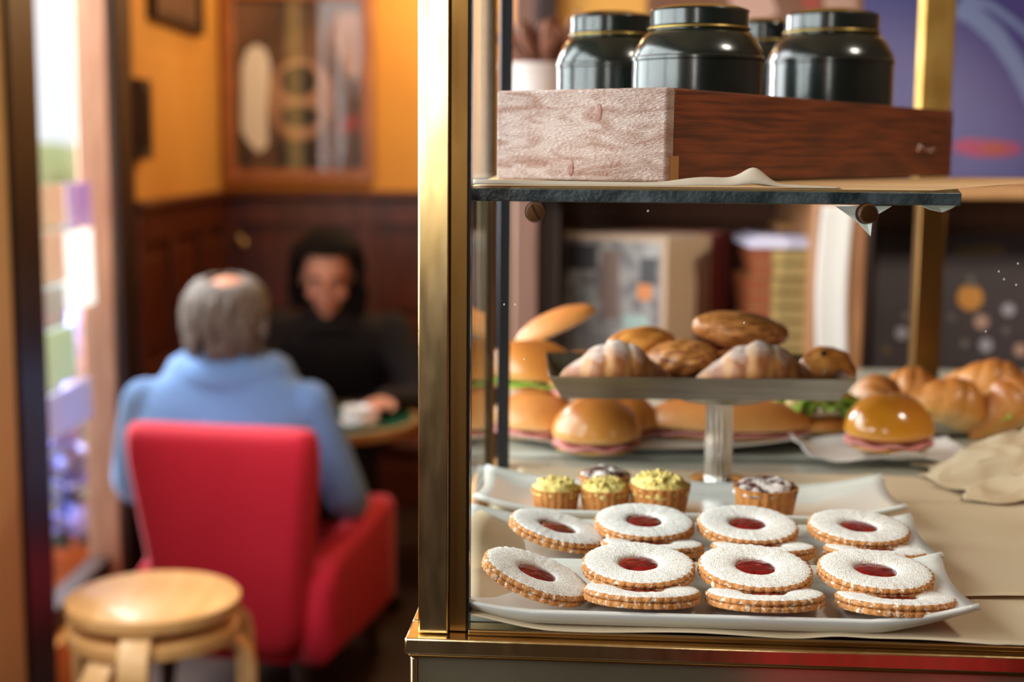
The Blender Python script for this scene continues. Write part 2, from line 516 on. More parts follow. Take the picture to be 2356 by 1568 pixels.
def struct(name, bm, mats, parent=None, **k):
    o = obj(name, bm, mats, parent, **k)
    if parent is None: o['kind'] = 'structure'
    return o
def copy_thing(root, label, loc=None, rot=None, scale=None):
    r = root.copy()
    COL.objects.link(r)
    if loc is not None: r.location = loc
    if rot is not None: r.rotation_euler = rot
    if scale is not None: r.scale = (scale,) * 3 if not hasattr(scale, '__len__') else scale
    r['label'] = label
    for ch in list(root.children):
        c = ch.copy(); COL.objects.link(c); c.parent = r
        for g in list(ch.children):
            d = g.copy(); COL.objects.link(d); d.parent = c
    return r
def nz(p, s=1.0, seed=0):
    return noise.noise(Vector(p) * s + Vector((seed * 7.31, seed * 3.77, seed * 1.93)))
# ================================================================ THE ROOM
XL, XO = -1.10, -1.158          # inner face of the street wall, plane of its glazing
YB = 5.40                      # back wall
bm = BM(); box(bm, -1.3, 2.4, -3.2, 5.6, -0.1, 0.0); struct('floor', bm, 'dark_floor')
bm = BM(); box(bm, -1.3, 2.4, -3.2, 5.6, 2.9, 3.0); struct('ceiling', bm, 'ceiling_plaster')
# street wall: a big window beside the counter and the narrow one (the far doorway) in view
Y1, Y2 = PXW(80, 600, XL).y, PXW(261, 600, XL).y
bm = BM()
for (a, b, z0, z1) in ((-3.2, -0.35, 0, 2.9), (-0.35, 2.65, 0, 0.95), (-0.35, 2.65, 2.5, 2.9), (2.65, Y1, 0, 2.9), (Y1, Y2, 0, 0.16), (Y1, Y2, 2.5, 2.9), (Y2, 5.6, 0, 2.9)):
    box(bm, XO - 0.03, XL, a, b, z0, z1)
struct('wall_left', bm, 'ochre_plaster')
bm = BM(); box(bm, -1.3, 2.4, YB, YB + 0.1, 0, 2.9); struct('wall_back', bm, 'ochre_plaster')
bm = BM(); box(bm, 2.3, 2.4, -3.2, YB, 0, 2.9); struct('wall_right', bm, 'brown_wall')
bm = BM()
for (a, b, z0, z1) in ((-1.3, -1.0, 0, 2.9), (-0.62, 2.4, 0, 2.9), (-1.0, -0.62, 0, 1.22), (-1.0, -0.62, 2.48, 2.9)):
    box(bm, a, b, -3.2, -3.0, z0, z1)
struct('wall_front', bm, 'brown_wall')
# partition behind the bar
YP = 3.15
xp = PY(1181, 300, YP).x
bm = BM(); box(bm, xp, 2.3, YP, YP + 0.12, 0, 2.9); struct('wall_bar', bm, 'ochre_plaster')

# big window (out of view, its light shows on the tins and buns)
w = bpy.data.objects.new('window_1', None); COL.objects.link(w); w['kind'] = 'structure'; w.location = (XO, 0.95, 0.95)
for (a, b, z0, z1) in ((-0.35, -0.28, 0.95, 2.5), (2.58, 2.65, 0.95, 2.5), (-0.28, 2.58, 0.95, 1.02), (-0.28, 2.58, 2.43, 2.5), (0.66, 0.71, 1.02, 2.43), (1.60, 1.65, 1.02, 2.43)):
    bm = BM(); box(bm, XO - 0.03, XO + 0.03, a, b, z0, z1); obj('window_frame', bm, 'dark_wood', w)
# narrow window in view
w = bpy.data.objects.new('window_2', None); COL.objects.link(w); w['kind'] = 'structure'; w.location = (XO, (Y1 + Y2) / 2, 0.16)
bm = BM(); box(bm, XO - 0.004, XO + 0.004, Y1, Y2, 0.2, 2.5); obj('pane', bm, 'window_glass', w)
bm = BM(); box(bm, XO - 0.03, XL, Y2 - 0.012, Y2 - 0.0005, 0.16, 2.5); obj('reveal_lining', bm, 'pale_jamb_wood', w, bevel=0.004)
bm = BM(); box(bm, XO - 0.03, XO + 0.03, Y1, Y2 - 0.012, 0.16, 0.22); obj('window_sill', bm, 'dark_wood', w, bevel=0.004)
# dark casings either side of it
bm = BM(); box(bm, XL + 0.0005, XL + 0.022, Y1 - 0.185, Y1 - 0.001, 0, 2.6); struct('trim_1', bm, 'dark_wood', bevel=0.006)
bm = BM(); box(bm, XL + 0.0005, XL + 0.024, Y2 + 0.001, Y2 + 0.16, 0, 2.6); struct('trim_2', bm, 'dark_wood', bevel=0.006)
bm = BM(); box(bm, XL + 0.0005, XL + 0.012, Y1 - 0.6, Y1 - 0.187, 0, 2.6); struct('trim_3', bm, 'sunlit_cream', bevel=0.004)  # cream colour stands in for sunlight on this edge

# wainscot: rail, stiles and sunk panels on the back wall and on the far end of the street wall
ZW = PY(700, 437, YB).z
def wainscot(name, to, n, length, skip0=0.0):
    """to(s, d, z): s along the wall, d out from it"""
    root = bpy.data.objects.new(name, None); COL.objects.link(root); root['kind'] = 'structure'; root.location = to(0, 0, 0)
    def pc(nm, s0, s1, d0, d1, z0, z1, bev=0.004):
        bm = BM()
        ps = [to(s, d, z) for s in (s0, s1) for d in (d0, d1) for z in (z0, z1)]
        box(bm, min(p.x for p in ps), max(p.x for p in ps), min(p.y for p in ps), max(p.y for p in ps), z0, z1)
        obj(nm, bm, 'wainscot_wood', root, bevel=bev)
    pc('backing_panel', 0, length, 0.001, 0.012, 0, ZW - 0.06)
    pc('top_rail', 0, length, 0.001, 0.05, ZW - 0.03, ZW, 0.008)
    pc('frieze_rail', 0, length, 0.012, 0.03, ZW - 0.13, ZW - 0.03)
    pc('middle_rail', 0, length, 0.0125, 0.0285, 0.62, 0.72)
    pc('skirting_board', 0, length, 0.012, 0.034, 0, 0.16)
    w = length / n
    for i in range(n + 1):
        s = min(max(i * w, 0.035), length - 0.035)
        pc('stile', s - 0.035, s + 0.035, 0.012, 0.03, 0.16, ZW - 0.13)
    for i in range(n):
        for (z0, z1) in ((0.19, 0.59), (0.76, ZW - 0.17)):
            pc('raised_panel', i * w + 0.075, (i + 1) * w - 0.075, 0.012, 0.022, z0, z1, 0.008)
wainscot('trim_4', lambda s, d, z: Vector((XL + s, YB - d, z)), 6, 3.3)
wainscot('trim_5', lambda s, d, z: Vector((XL + d, Y2 + 0.165 + s, z)), 3, YB - Y2 - 0.22)
# picture ledge moulding
bm = BM(); box(bm, XL, 2.3, YB - 0.02, YB - 0.001, 2.55, 2.62); struct('trim_6', bm, 'dark_wood', bevel=0.005)

# ---------------------------------------------------------------- street outside the narrow window
bm = BM(); box(bm, -60, XO - 0.031, -20, 80, -0.2, -0.08); struct('ground', bm, 'asphalt')
bm = BM()
for i in range(26):
    c = Vector((-7.5 - rnd.random() * 2.5, 14 + i * 1.3, 0.45 + rnd.random() * 0.2))
    ball(bm, c, (1.4, 1.4, 0.7 + rnd.random() * 0.5), nu=12, nv=8, f=lambda d, p: p * (1 + 0.25 * nz(d, 3, i)))
o = obj('hedge', bm, 'hedge_green', smooth=True, loc=(-8, 14, -0.08))
tag(o, 'pale green hedge across the street beyond the narrow window', 'hedge'); o['kind'] = 'stuff'

def notice(name, px0, px1, py0, py1, mt, label, x=XO + 0.006, curl=0.006):
    a = PXW(px0, (py0 + py1) / 2, x); b = PXW(px1, (py0 + py1) / 2, x)
    m = PXW((px0 + px1) / 2, py0, x), PXW((px0 + px1) / 2, py1, x)
    z1, z0 = m[0].z, m[1].z
    bm = BM()
    grid(bm, 6, 6, lambda u, v: Vector((x + curl * (u - 0.5) ** 2 + 0.004 * (1 - v) ** 2, a.y + (b.y - a.y) * u, z0 + (z1 - z0) * v)))
    o = obj(name, bm, mt, solid=0.0008, loc=(x, a.y, z0))
    return tag(o, label, 'notice', 'notices stuck to the narrow window')
notice('paper_notice', 150, 214, 530, 708, 'white_paper', 'tall blank white notice stuck to the narrow window pane', XO + 0.008)
notice('paper_notice', 152, 206, 420, 522, 'violet_poster', 'violet and magenta picture notice above the blank white one')
notice('paper_notice', 88, 148, 424, 520, 'cream_paper', 'upper pale cream notice on the window by the dark post')
notice('paper_notice', 88, 146, 530, 652, 'cream_paper', 'lower cream notice on the window, beside the blank white one')
notice('paper_notice', 90, 148, 662, 745, 'sticker_paper', 'small pink and green printed notice low on the window')
notice('paper_notice', 92, 172, 758, 886, 'pale_green_paper', 'pale green blank notice near the lower window pane')
notice('paper_notice', 94, 208, 894, 992, 'lilac_paper', 'lowest notice, a wide lilac sheet on the window')

# blue flowering plant in a terracotta pot outside the pane
base = PY(150, 1370, 4.25); 
t = thing('flowering_plant', 'blue and violet flowering plant in a clay pot outside the narrow window', 'plant', (base.x, base.y, -0.08))
bm = BM(); lathe(bm, [(0.07, 0), (0.10, 0.2), (0.115, 0.2), (0.115, 0.25), (0.1, 0.25), (0.095, 0.21), (0.0, 0.2)], 24); obj('flower_pot', bm, 'terracotta', t, world=False, smooth=True, angle=40)
bm = BM()
for i in range(30):
    a = rnd.random() * 2 * PI; r = rnd.random() * 0.12; z = 0.22 + rnd.random() * 0.4
    q = Matrix.Rotation(a, 3, 'Z') @ Matrix.Rotation(R(40 + rnd.random() * 60), 3, 'Y')
    ball(bm, (r * math.cos(a), r * math.sin(a), z), (0.006, 0.025, 0.06), q, 8, 5)
obj('foliage', bm, 'leaf_green', t, world=False, smooth=True)
for (dx, dy, z, r, mt) in ((-0.03, -0.09, 0.62, 0.085, 'petal_lilac'), (0.06, -0.09, 0.50, 0.08, 'petal_blue'), (-0.09, -0.07, 0.47, 0.07, 'petal_blue'), (-0.02, -0.12, 0.36, 0.08, 'petal_blue'), (-0.05, -0.12, 0.22, 0.055, 'petal_lilac'), (0.08, -0.08, 0.34, 0.06, 'petal_lilac')):
    bm = BM()
    for k in range(26):
        d = Vector((rnd.gauss(0, 1), rnd.gauss(0, 1), rnd.gauss(0, 1))).normalized()
        ball(bm, Vector((dx, dy, z)) + d * r * 0.8, (0.024, 0.024, 0.012), d.to_track_quat('Z', 'Y').to_matrix(), 7, 4)
    obj('flower_head', bm, mt, t, world=False, smooth=True)
bm = BM(); tube(bm, [(0.03, -0.05, 0.3), (0.06, -0.05, 0.7), (0.075, -0.05, 0.98)], [0.02, 0.035, 0.02], 8); obj('flower_spike', bm, 'petal_lilac', t, world=False, smooth=True)

# ---------------------------------------------------------------- pictures on the yellow walls
def framed(name, label, to, W, H, fw, mats=('picture_wood', 'print_dark'), dep=0.03, cat='picture'):
    """to(u, v, d): u across, v up, d out from the wall"""
    t = thing(name, label, cat, to(W / 2, 0, 0))
    def pc(nm, u0, u1, v0, v1, d0, d1, mt, bev=0.003):
        bm = BM()
        vs = [[[bm.verts.new(to(u, v, d)) for d in (d0, d1)] for v in (v0, v1)] for u in (u0, u1)]
        g = lambda *q: bm.faces.new([vs[a][b][c] for (a, b, c) in q])
        g((0,0,0),(0,1,0),(1,1,0),(1,0,0)); g((0,0,1),(1,0,1),(1,1,1),(0,1,1))
        g((0,0,0),(1,0,0),(1,0,1),(0,0,1)); g((0,1,0),(0,1,1),(1,1,1),(1,1,0))
        g((0,0,0),(0,0,1),(0,1,1),(0,1,0)); g((1,0,0),(1,1,0),(1,1,1),(1,0,1))
        return obj(nm, bm, mt, t, bevel=bev)
    pc('frame_rail', 0, W, 0, fw, 0.001, dep, mats[0]); pc('frame_rail', 0, W, H - fw, H, 0.001, dep, mats[0])
    pc('frame_stile', 0, fw, fw, H - fw, 0.001, dep, mats[0]); pc('frame_stile', W - fw, W, fw, H - fw, 0.001, dep, mats[0])
    pc('print', fw, W - fw, fw, H - fw, 0.001, dep * 0.35, mats[1], 0)
    return t, pc
# big framed print on the back wall
a, b = PY(520, 415, YB), PY(862, 415, YB)
zt = PY(700, -28, YB).z
W, H = b.x - a.x, zt - a.z
to = lambda u, v, d: Vector((a.x + u, YB - d, a.z + v))
t, pc = framed('framed_print', 'large wood-framed dark print standing on the wainscot of the back wall', to, W, H, 0.042, dep=0.035)
def q(px, py):
    p = PY(px, py, YB - 0.014); return (p.x, p.z)
def flat_shape(nm, poly, mt, d0=0.0125, d1=0.0135):
    bm = BM()
    fr = [Vector((x, YB - d1, z)) for x, z in poly]
    bk = [Vector((x, YB - d0, z)) for x, z in poly]
    loft(bm, [bk, fr]); return obj(nm, bm, mt, t)
def ell(cx, cy, rx, ry, n=28, a0=0, a1=2 * PI):
    return [q(cx + rx * math.cos(a0 + (a1 - a0) * i / n), cy - ry * math.sin(a0 + (a1 - a0) * i / n)) for i in range(n)]
flat_shape('printed_shape', [q(556, 300), q(556, 150), q(568, 115), q(590, 102), q(612, 115), q(622, 150), q(614, 250), q(616, 335), q(596, 352), q(572, 330)], 'print_glare', 0.0125, 0.0140)  # window glare on the picture glass, painted in as a pale shape
flat_shape('printed_ring', ell(690, 228, 78, 92), 'print_tan', 0.0125, 0.0130)
flat_shape('printed_disc', ell(688, 186, 42, 38), 'print_black', 0.0131, 0.0138)
flat_shape('printed_disc', ell(690, 268, 44, 26), 'print_black', 0.0131, 0.0138)
flat_shape('printed_shape', [q(640, 385), q(640, 322), q(730, 322), q(730, 385)], 'print_black', 0.0125, 0.0136)
flat_shape('printed_shape', [q(770, 30), q(828, 30), q(828, 180), q(800, 175), q(765, 90)], 'print_tan', 0.0125, 0.0132)
flat_shape('printed_shape', [q(772, 305), q(828, 300), q(828, 262), q(790, 270)], 'print_red', 0.0125, 0.0133)
flat_shape('printed_shape', [q(555, 385), q(555, 305), q(572, 340), q(580, 385)], 'print_black', 0.0125, 0.0137)
bm = BM(); box(bm, a.x + 0.042, b.x - 0.042, YB - 0.024, YB - 0.021, a.z + 0.042, zt - 0.042); obj('picture_glass', bm, 'clear_glass', t)
# two pictures on the street wall, seen at a slant
toL = lambda y0, z0: (lambda u, v, d: Vector((XL + d, y0 + u, z0 + v)))
p0 = PXW(338, 42, XL); p1 = PXW(452, 72, XL)
framed('wall_picture', 'dark framed picture hung high on the street wall beside the window', toL(p0.y, p0.z), p1.y - p0.y, 0.42, 0.03, ('dark_wood', 'print_dark'))
p0 = PXW(301, 366, XL); p1 = PXW(326, 366, XL); p2 = PXW(310, 182, XL)
framed('wall_picture', 'narrow dark framed picture low on the street wall above the wainscot', toL(p0.y, p0.z), p1.y - p0.y, p2.z - p0.z, 0.03, ('dark_wood', 'print_dark'), 0.035)
# brass coat hook on the wainscot
p = PY(558, 562, YB - 0.03)
t = thing('coat_hook', 'small brass coat hook on the back wainscot above the grey-haired person', 'hook', p)
bm = BM(); lathe(bm, [(0, 0), (0.02, 0), (0.02, 0.004), (0.012, 0.008), (0, 0.009)], 20); bm.transform(Matrix.Translation(p) @ Matrix.Rotation(R(90), 4, 'X')); obj('back_plate', bm, 'brass', t, smooth=True)
bm = BM(); tube(bm, [p + Vector((0, -0.005, 0)), p + Vector((0, -0.035, -0.005)), p + Vector((0, -0.05, 0.015)), p + Vector((0, -0.052, 0.035))], [0.006, 0.006, 0.006, 0.009], 10); obj('hook_arm', bm, 'brass', t, smooth=True)

# ================================================================ DISPLAY CASE
DECK = 1.015
AY = R(-3.8)
O = PZ(962, 1456, DECK)
O = Vector((O.x, O.y, 0))
CM = Matrix.Translation(O) @ Matrix.Rotation(AY, 4, 'Z')
def C(u, w, z): return CM @ Vector((u, w, z))
case = thing('display_case', 'brass-framed glass display counter holding the pastries', 'display case', C(0, 0, 0), (0, 0, AY))
def cbox(nm, u0, u1, w0, w1, z0, z1, mt, bevel=0.0, par=None):
    bm = BM(); box(bm, u0, u1, w0, w1, z0, z1, CM)
    return obj(nm, bm, mt, par or case, bevel=bevel)
ZT = 1.66
cbox('corner_post', 0.0, 0.0215, 0.0, 0.024, DECK, ZT, 'brass', 0.0011)
cbox('post_channel', 0.0218, 0.034, 0.007, 0.026, DECK, ZT, 'dull_brass', 0.0006)
cbox('post_seal', 0.0342, 0.0362, 0.008, 0.020, DECK, ZT, 'black_metal')
cbox('brass_ledge', -0.0085, 0.86, -0.010, 0.030, DECK - 0.0125, DECK - 0.0005, 'brass', 0.0014)
cbox('side_ledge', -0.0085, 0.020, 0.0305, 0.60, DECK - 0.0125, DECK - 0.0005, 'brass', 0.0014)
cbox('ledge_bead', -0.0060, 0.858, -0.0075, 0.010, DECK - 0.0155, DECK - 0.0130, 'dull_brass', 0.0008)
cbox('base_corner', -0.0052, 0.0, -0.0055, 0.03, 0.08, DECK - 0.0156, 'brass', 0.0016)
cbox('base_panel', 0.0002, 0.855, -0.004, 0.004, 0.08, DECK - 0.0156, 'mirror_panel')
cbox('side_panel', -0.0045, 0.0, 0.0305, 0.60, 0.08, DECK - 0.0156, 'dark_wood')
cbox('plinth', 0.02, 0.84, 0.02, 0.56, 0.0, 0.079, 'dark_wood')
cbox('deck', 0.0205, 0.86, 0.0308, 0.60, DECK - 0.02, DECK, 'deck_stone')
cbox('front_glass', 0.0364, 0.852, 0.004, 0.008, DECK, ZT - 0.002, 'clear_glass')
cbox('glass_channel', 0.0364, 0.856, -0.0005, 0.0036, DECK, DECK + 0.0035, 'dull_brass', 0.0006)
cbox('side_glass', 0.010, 0.014, 0.0265, 0.545, DECK + 0.001, ZT - 0.002, 'side_glass')
cbox('top_rail', 0.0, 0.86, 0.0, 0.024, ZT, ZT + 0.022, 'brass', 0.001)
cbox('top_rail', 0.0, 0.022, 0.0245, 0.60, ZT, ZT + 0.022, 'brass', 0.001)
def post(nm, px0, px1, pyb, y, mt, dep, z0=DECK, z1=ZT):
    a, b = PY(px0, pyb, y), PY(px1, pyb, y)
    bm = BM(); box(bm, a.x, b.x, y, y + dep, z0, z1)
    return obj(nm, bm, mt, case, bevel=0.0015)
post('rear_post', 1097, 1121, 1000, 1.475, 'olive_brass', 0.016)
post('rear_post_edge', 1122, 1136, 1000, 1.478, 'dull_brass', 0.012)
post('door_rail', 1143, 1172, 1000, 1.535, 'dark_steel', 0.02)
post('bar_post', 2108, 2168, 700, 2.02, 'dull_brass', 0.03, 0.98, PY(2150, 440, 2.02).z)
post('upper_bar_post', 2120, 2192, 200, 1.95, 'satin_brass', 0.03, PY(2150, 445, 1.95).z + 0.004, 2.3)

# service counter that carries on behind the case
t = thing('service_counter', 'long pale service counter behind the display case', 'counter', (0.5, 1.9, 0))
bm = BM(); box(bm, C(0.02, 0.605, 0).x, 1.45, C(0.0, 0.625, 0).y, 2.30, DECK - 0.04, DECK); obj('worktop', bm, 'deck_stone', t, bevel=0.004)
bm = BM(); box(bm, C(0.02, 0.605, 0).x + 0.03, 1.42, C(0, 0.66, 0).y, 2.26, 0.0, DECK - 0.041); obj('counter_body', bm, 'dark_wood', t)

# ---------------------------------------------------------------- glass shelf with its studs
YS = O.y + 0.030
zs = PY(1150, 433, YS).z            # top of the shelf at the front
TH = 0.0092
f0, f1 = PY(1081, 447, YS), PY(2212, 457, YS - 0.012)
poly = [(f0.x, f0.y), (f1.x, f1.y), (f1.x + 0.185, f1.y + 0.64), (f0.x + 0.012, f0.y + 0.66)]
bm = BM(); prism(bm, poly, zs - TH, zs, 0, 1)
shelf = obj('glass_shelf', bm, ['shelf_glass', 'glass_edge'], bevel=0.0008, loc=(f0.x, f0.y, zs))
tag(shelf, 'thick green-edged glass shelf carrying the wooden crate and tins', 'shelf')
def stud(px, py, r, slot):
    p = PY(px, py, O.y - 0.012)
    Mx = Matrix.Translation(p) @ Matrix.Rotation(R(90), 4, 'X')
    bm = BM(); lathe(bm, [(0, -0.016), (r * 0.4, -0.016), (r * 0.4, -0.005), (r, -0.005), (r * 1.02, 0.001), (r * 0.95, 0.003), (0, 0.0034)], 28)
    bm.transform(Mx)
    s = obj('shelf_stud', bm, 'knob_bronze', case, smooth=True, angle=35)
    bm = BM(); lathe(bm, [(r * 0.5, -0.0075), (r * 1.12, -0.0075), (r * 1.12, -0.0055), (r * 0.5, -0.0055)], 28, close=True); bm.transform(Mx)
    obj('washer', bm, 'black_metal', s, smooth=True, angle=35)
    if slot:
        bm = BM(); box(bm, -r * 0.9, r * 0.9, -0.0006, 0.0006, 0.0028, 0.0038, Matrix.Translation(p) @ Matrix.Rotation(R(90), 4, 'X') @ Matrix.Rotation(R(-62), 4, 'Z'))
        obj('slot', bm, 'black_metal', s)
stud(1232, 488, 0.0066, True)
stud(1998, 492, 0.0066, False)

# papers on the shelf
def zfront(px, py, y): return PY(px, py, y).z
a, b = PY(1084, 440, YS + 0.004), PY(2264, 440, YS + 0.002)
c = (b.x + 0.33, b.y + 0.62); d = (a.x + 0.02, a.y + 0.62)
def kraft(u, v):
    x0, y0 = a.x + (b.x - a.x) * u, a.y + (b.y - a.y) * u
    x1, y1 = d[0] + (c[0] - d[0]) * u, d[1] + (c[1] - d[1]) * u
    z = zs + 0.0012 + 0.0006 * nz((u * 4, v * 4, 0), 1, 3) * (1 - abs(2 * v - 1)) + 0.003 * max(0, u - 0.9) / 0.1 * (1 - v)
    return Vector((x0 + (x1 - x0) * v, y0 + (y1 - y0) * v, z))
bm = BM(); grid(bm, 40, 16, kraft)
o = obj('paper_sheet', bm, 'kraft_paper', smooth=True, solid=0.0004, loc=(a.x, a.y, zs))
tag(o, 'flat tan parchment sheet under the wooden crate on the glass shelf', 'paper', 'papers on the glass shelf')
def lip(u, v):
    px = 1086 + (1935 - 1086) * u
    h = 0.0035 * (1 - u * 0.6) + 0.0115 * math.exp(-((px - 1738) / 46.0) ** 2) + 0.0045 * math.exp(-((px - 1630) / 70.0) ** 2)
    h *= min(1, (1 - u) / 0.10)
    p = PY(px, 437, YS + 0.0015)
    return Vector((p.x + 0.006 * v * math.sin(u * 20), p.y + 0.0006 + 0.028 * v, zs + 0.0022 + h * math.sin(PI * min(1, 0.06 + v * 0.9)) * (1 if v < 0.55 else 1)))
bm = BM(); grid(bm, 80, 10, lip)
o = obj('paper_sheet', bm, 'grey_paper', smooth=True, solid=0.0004, loc=(f0.x, f0.y, zs))
tag(o, 'crumpled greyish paper strip along the front edge of the glass shelf', 'paper', 'papers on the glass shelf')
# corners of the paper that hang below the shelf
def flap(nm, pts, y, label):
    bm = BM()
    ps = [PY(px, py, y + dy) for px, py, dy in pts]
    c = sum(ps, Vector()) / len(ps) + Vector((0, 0.003, 0))
    vc = bm.verts.new(c); vs = [bm.verts.new(p) for p in ps]
    for i in range(len(vs)): bm.faces.new((vc, vs[i], vs[(i + 1) % len(vs)]))
    o = obj(nm, bm, 'white_paper', solid=0.0004, loc=c)
    tag(o, label, 'paper')
flap('paper_corner', [(1922, 474, 0.004), (2052, 474, 0.004), (2008, 500, 0.0), (2003, 543, -0.002), (1975, 512, 0)], YS + 0.006, 'pointed white paper corner hanging behind the slotless shelf stud')
flap('paper_corner', [(2112, 470, 0.004), (2205, 470, 0.004), (2188, 480, 0.0), (2168, 488, 0), (2140, 482, 0)], YS + 0.008, 'blunt white paper corner hanging below the end of the glass shelf')

# parchment liner over the deck, one side curling up against the side glass
def liner(u, v):
    U, Wd = 0.0385 + 0.80 * u, 0.0095 + 0.54 * v
    k = max(0.0, 1 - (U - 0.0385) / 0.055)
    rise = 0.036 * k ** 1.5 * math.exp(-((v - 0.30) / 0.26) ** 2)
    back = -0.019 * k ** 1.3 * math.exp(-((v - 0.35) / 0.30) ** 2)
    fold = 0.0022 * math.exp(-((U - 0.30) / 0.02) ** 2) * max(0, 1 - v * 6) + 0.0012 * max(0, 1 - v * 10) * (1 + math.sin(U * 40)) + 0.0012 * (1 + nz((U * 9, Wd * 9, 0), 1, 5)) * (1 if U > 0.42 else 0.3)
    return C(U + back, Wd, DECK + 0.0008 + rise + fold)
bm = BM(); grid(bm, 90, 50, liner)
o = obj('parchment_liner', bm, 'liner_paper', smooth=True, solid=0.0004, loc=C(0.05, 0.02, DECK))
tag(o, 'beige parchment liner covering the counter deck, curling up at the side glass', 'paper')
# a second sheet overlapping it at the free side of the deck
bm = BM()
def liner2(u, v):
    p0 = Vector(C(0.37 + 0.02 * v, 0.085, 0)); 
    return C(0.385 + 0.44 * u - 0.02 * v, 0.11 + 0.30 * v + 0.02 * u, DECK + 0.0042 + 0.0022 * math.sin(u * 9 + v * 3) ** 2 + 0.0015 * nz((u * 5, v * 5, 1), 1, 8))
grid(bm, 40, 30, liner2)
o = obj('parchment_sheet', bm, 'liner_paper', smooth=True, solid=0.0004, loc=C(0.45, 0.15, DECK))
tag(o, 'second beige parchment sheet overlapping the liner beside the tray ears', 'paper')
# specks on the front glass
for (px, py) in ((2342, 606), (2338, 655), (2310, 642), (2298, 624), (1491, 485), (1206, 826), (1160, 700), (1185, 700), (2268, 762), (1712, 742)):
    p = C(0.3, 0.0032, 0) ; p = PY(px, py, p.y - (PY(px, py, p.y).x - p.x) * math.tan(-AY))
    bm = BM(); ball(bm, p, (0.00045, 0.0003, 0.0006), None, 6, 4)
    obj('dust_speck', bm, 'dust', case)
# ================================================================ CRATE AND TINS ON THE SHELF
zc0 = zs + 0.0032
CY = 1.12
K = PY(1531, 405, CY); CH = PY(1531, 200, CY).z - zc0
Lp = PY(1157, 402, CY * 205 / 187.5); Rp = PY(2189, 385, CY * 205 / 139.0)
ud = Vector((Rp.x - K.x, Rp.y - K.y, 0)); LL = ud.length; ud.normalize()
vd = Vector((-ud.y, ud.x, 0)); WW = Vector((Lp.x - K.x, Lp.y - K.y, 0)).length
ang = math.atan2(ud.y, ud.x)
crate = thing('wooden_crate', 'long dark-stained wooden crate with an end painted as if lit on the glass shelf', 'crate', (K.x, K.y, zc0), (0, 0, ang))
def kbox(nm, u0, u1, v0, v1, z0, z1, mt, bev=0.0012):
    bm = BM(); box(bm, u0, u1, v0, v1, z0, z1); return obj(nm, bm, mt, crate, world=False, bevel=bev)
T = 0.013
e = kbox('end_board', 0.0, T, 0.0, WW, 0, CH, 'pine_end_lit', 0.0022); e['label'] = 'end board with painted-in light sheen, raised grain and a knot'
kbox('long_board', T + 0.0004, LL - T, 0.0006, T, 0, CH, 'stained_pine', 0.0015)
kbox('long_board', T + 0.0004, LL - T, WW - T, WW - 0.0006, 0, CH, 'stained_pine', 0.0015)
kbox('end_board', LL - T + 0.0004, LL, 0.0, WW, 0, CH, 'stained_pine', 0.002)
kbox('bottom_board', T + 0.0004, LL - T, T + 0.0004, WW - T - 0.0004, 0.0, 0.008, 'stained_pine')
def on_end(px, py):      # point of the end board (plane u = 0) on that line of sight
    d = ray(px, py); n = -ud
    s = (Vector((K.x, K.y, 0)) - Vector((0, 0, CAMZ))).dot(n) / d.dot(n)
    p = Vector((0, 0, CAMZ)) + d * s - Vector((K.x, K.y, zc0))
    return p.dot(vd), p.z
for (px, py, ra, rb, mt) in ((1377, 258, 0.0046, 0.0072, 'knot'), (1313, 385, 0.004, 0.007, 'knot')):
    v, z = on_end(px, py)
    bm = BM(); ball(bm, (-0.0002, v, z), (0.0004, ra * 0.75, rb), None, 14, 8)
    obj('wood_knot', bm, mt, crate, world=False, smooth=True)
def on_long(px, py):
    d = ray(px, py); n = -vd
    s = (Vector((K.x, K.y, 0)) - Vector((0, 0, CAMZ))).dot(n) / d.dot(n)
    p = Vector((0, 0, CAMZ)) + d * s - Vector((K.x, K.y, zc0))
    return p.dot(ud), p.z
bm = BM()
for (px, py, r) in ((2116, 336, 0.0016), (2113, 345, 0.0012), (2122, 338, 0.0010), (2134, 344, 0.0008), (2142, 347, 0.0011), (2148, 341, 0.0009)):
    u, z = on_long(px, py)
    ball(bm, (u, 0.0004, z), (r * 1.6, 0.0004, r * 1.3), None, 6, 4)
obj('paint_chips', bm, 'dust', crate, world=False)
bm = BM(); u, z = on_long(1549, 385); prism(bm, [(u - 0.006, -0.0003), (u + 0.008, -0.0003), (u + 0.001, 0.0004)], z - 0.011, z + 0.009); obj('wood_splinter', bm, 'oak_shelf', crate, world=False)

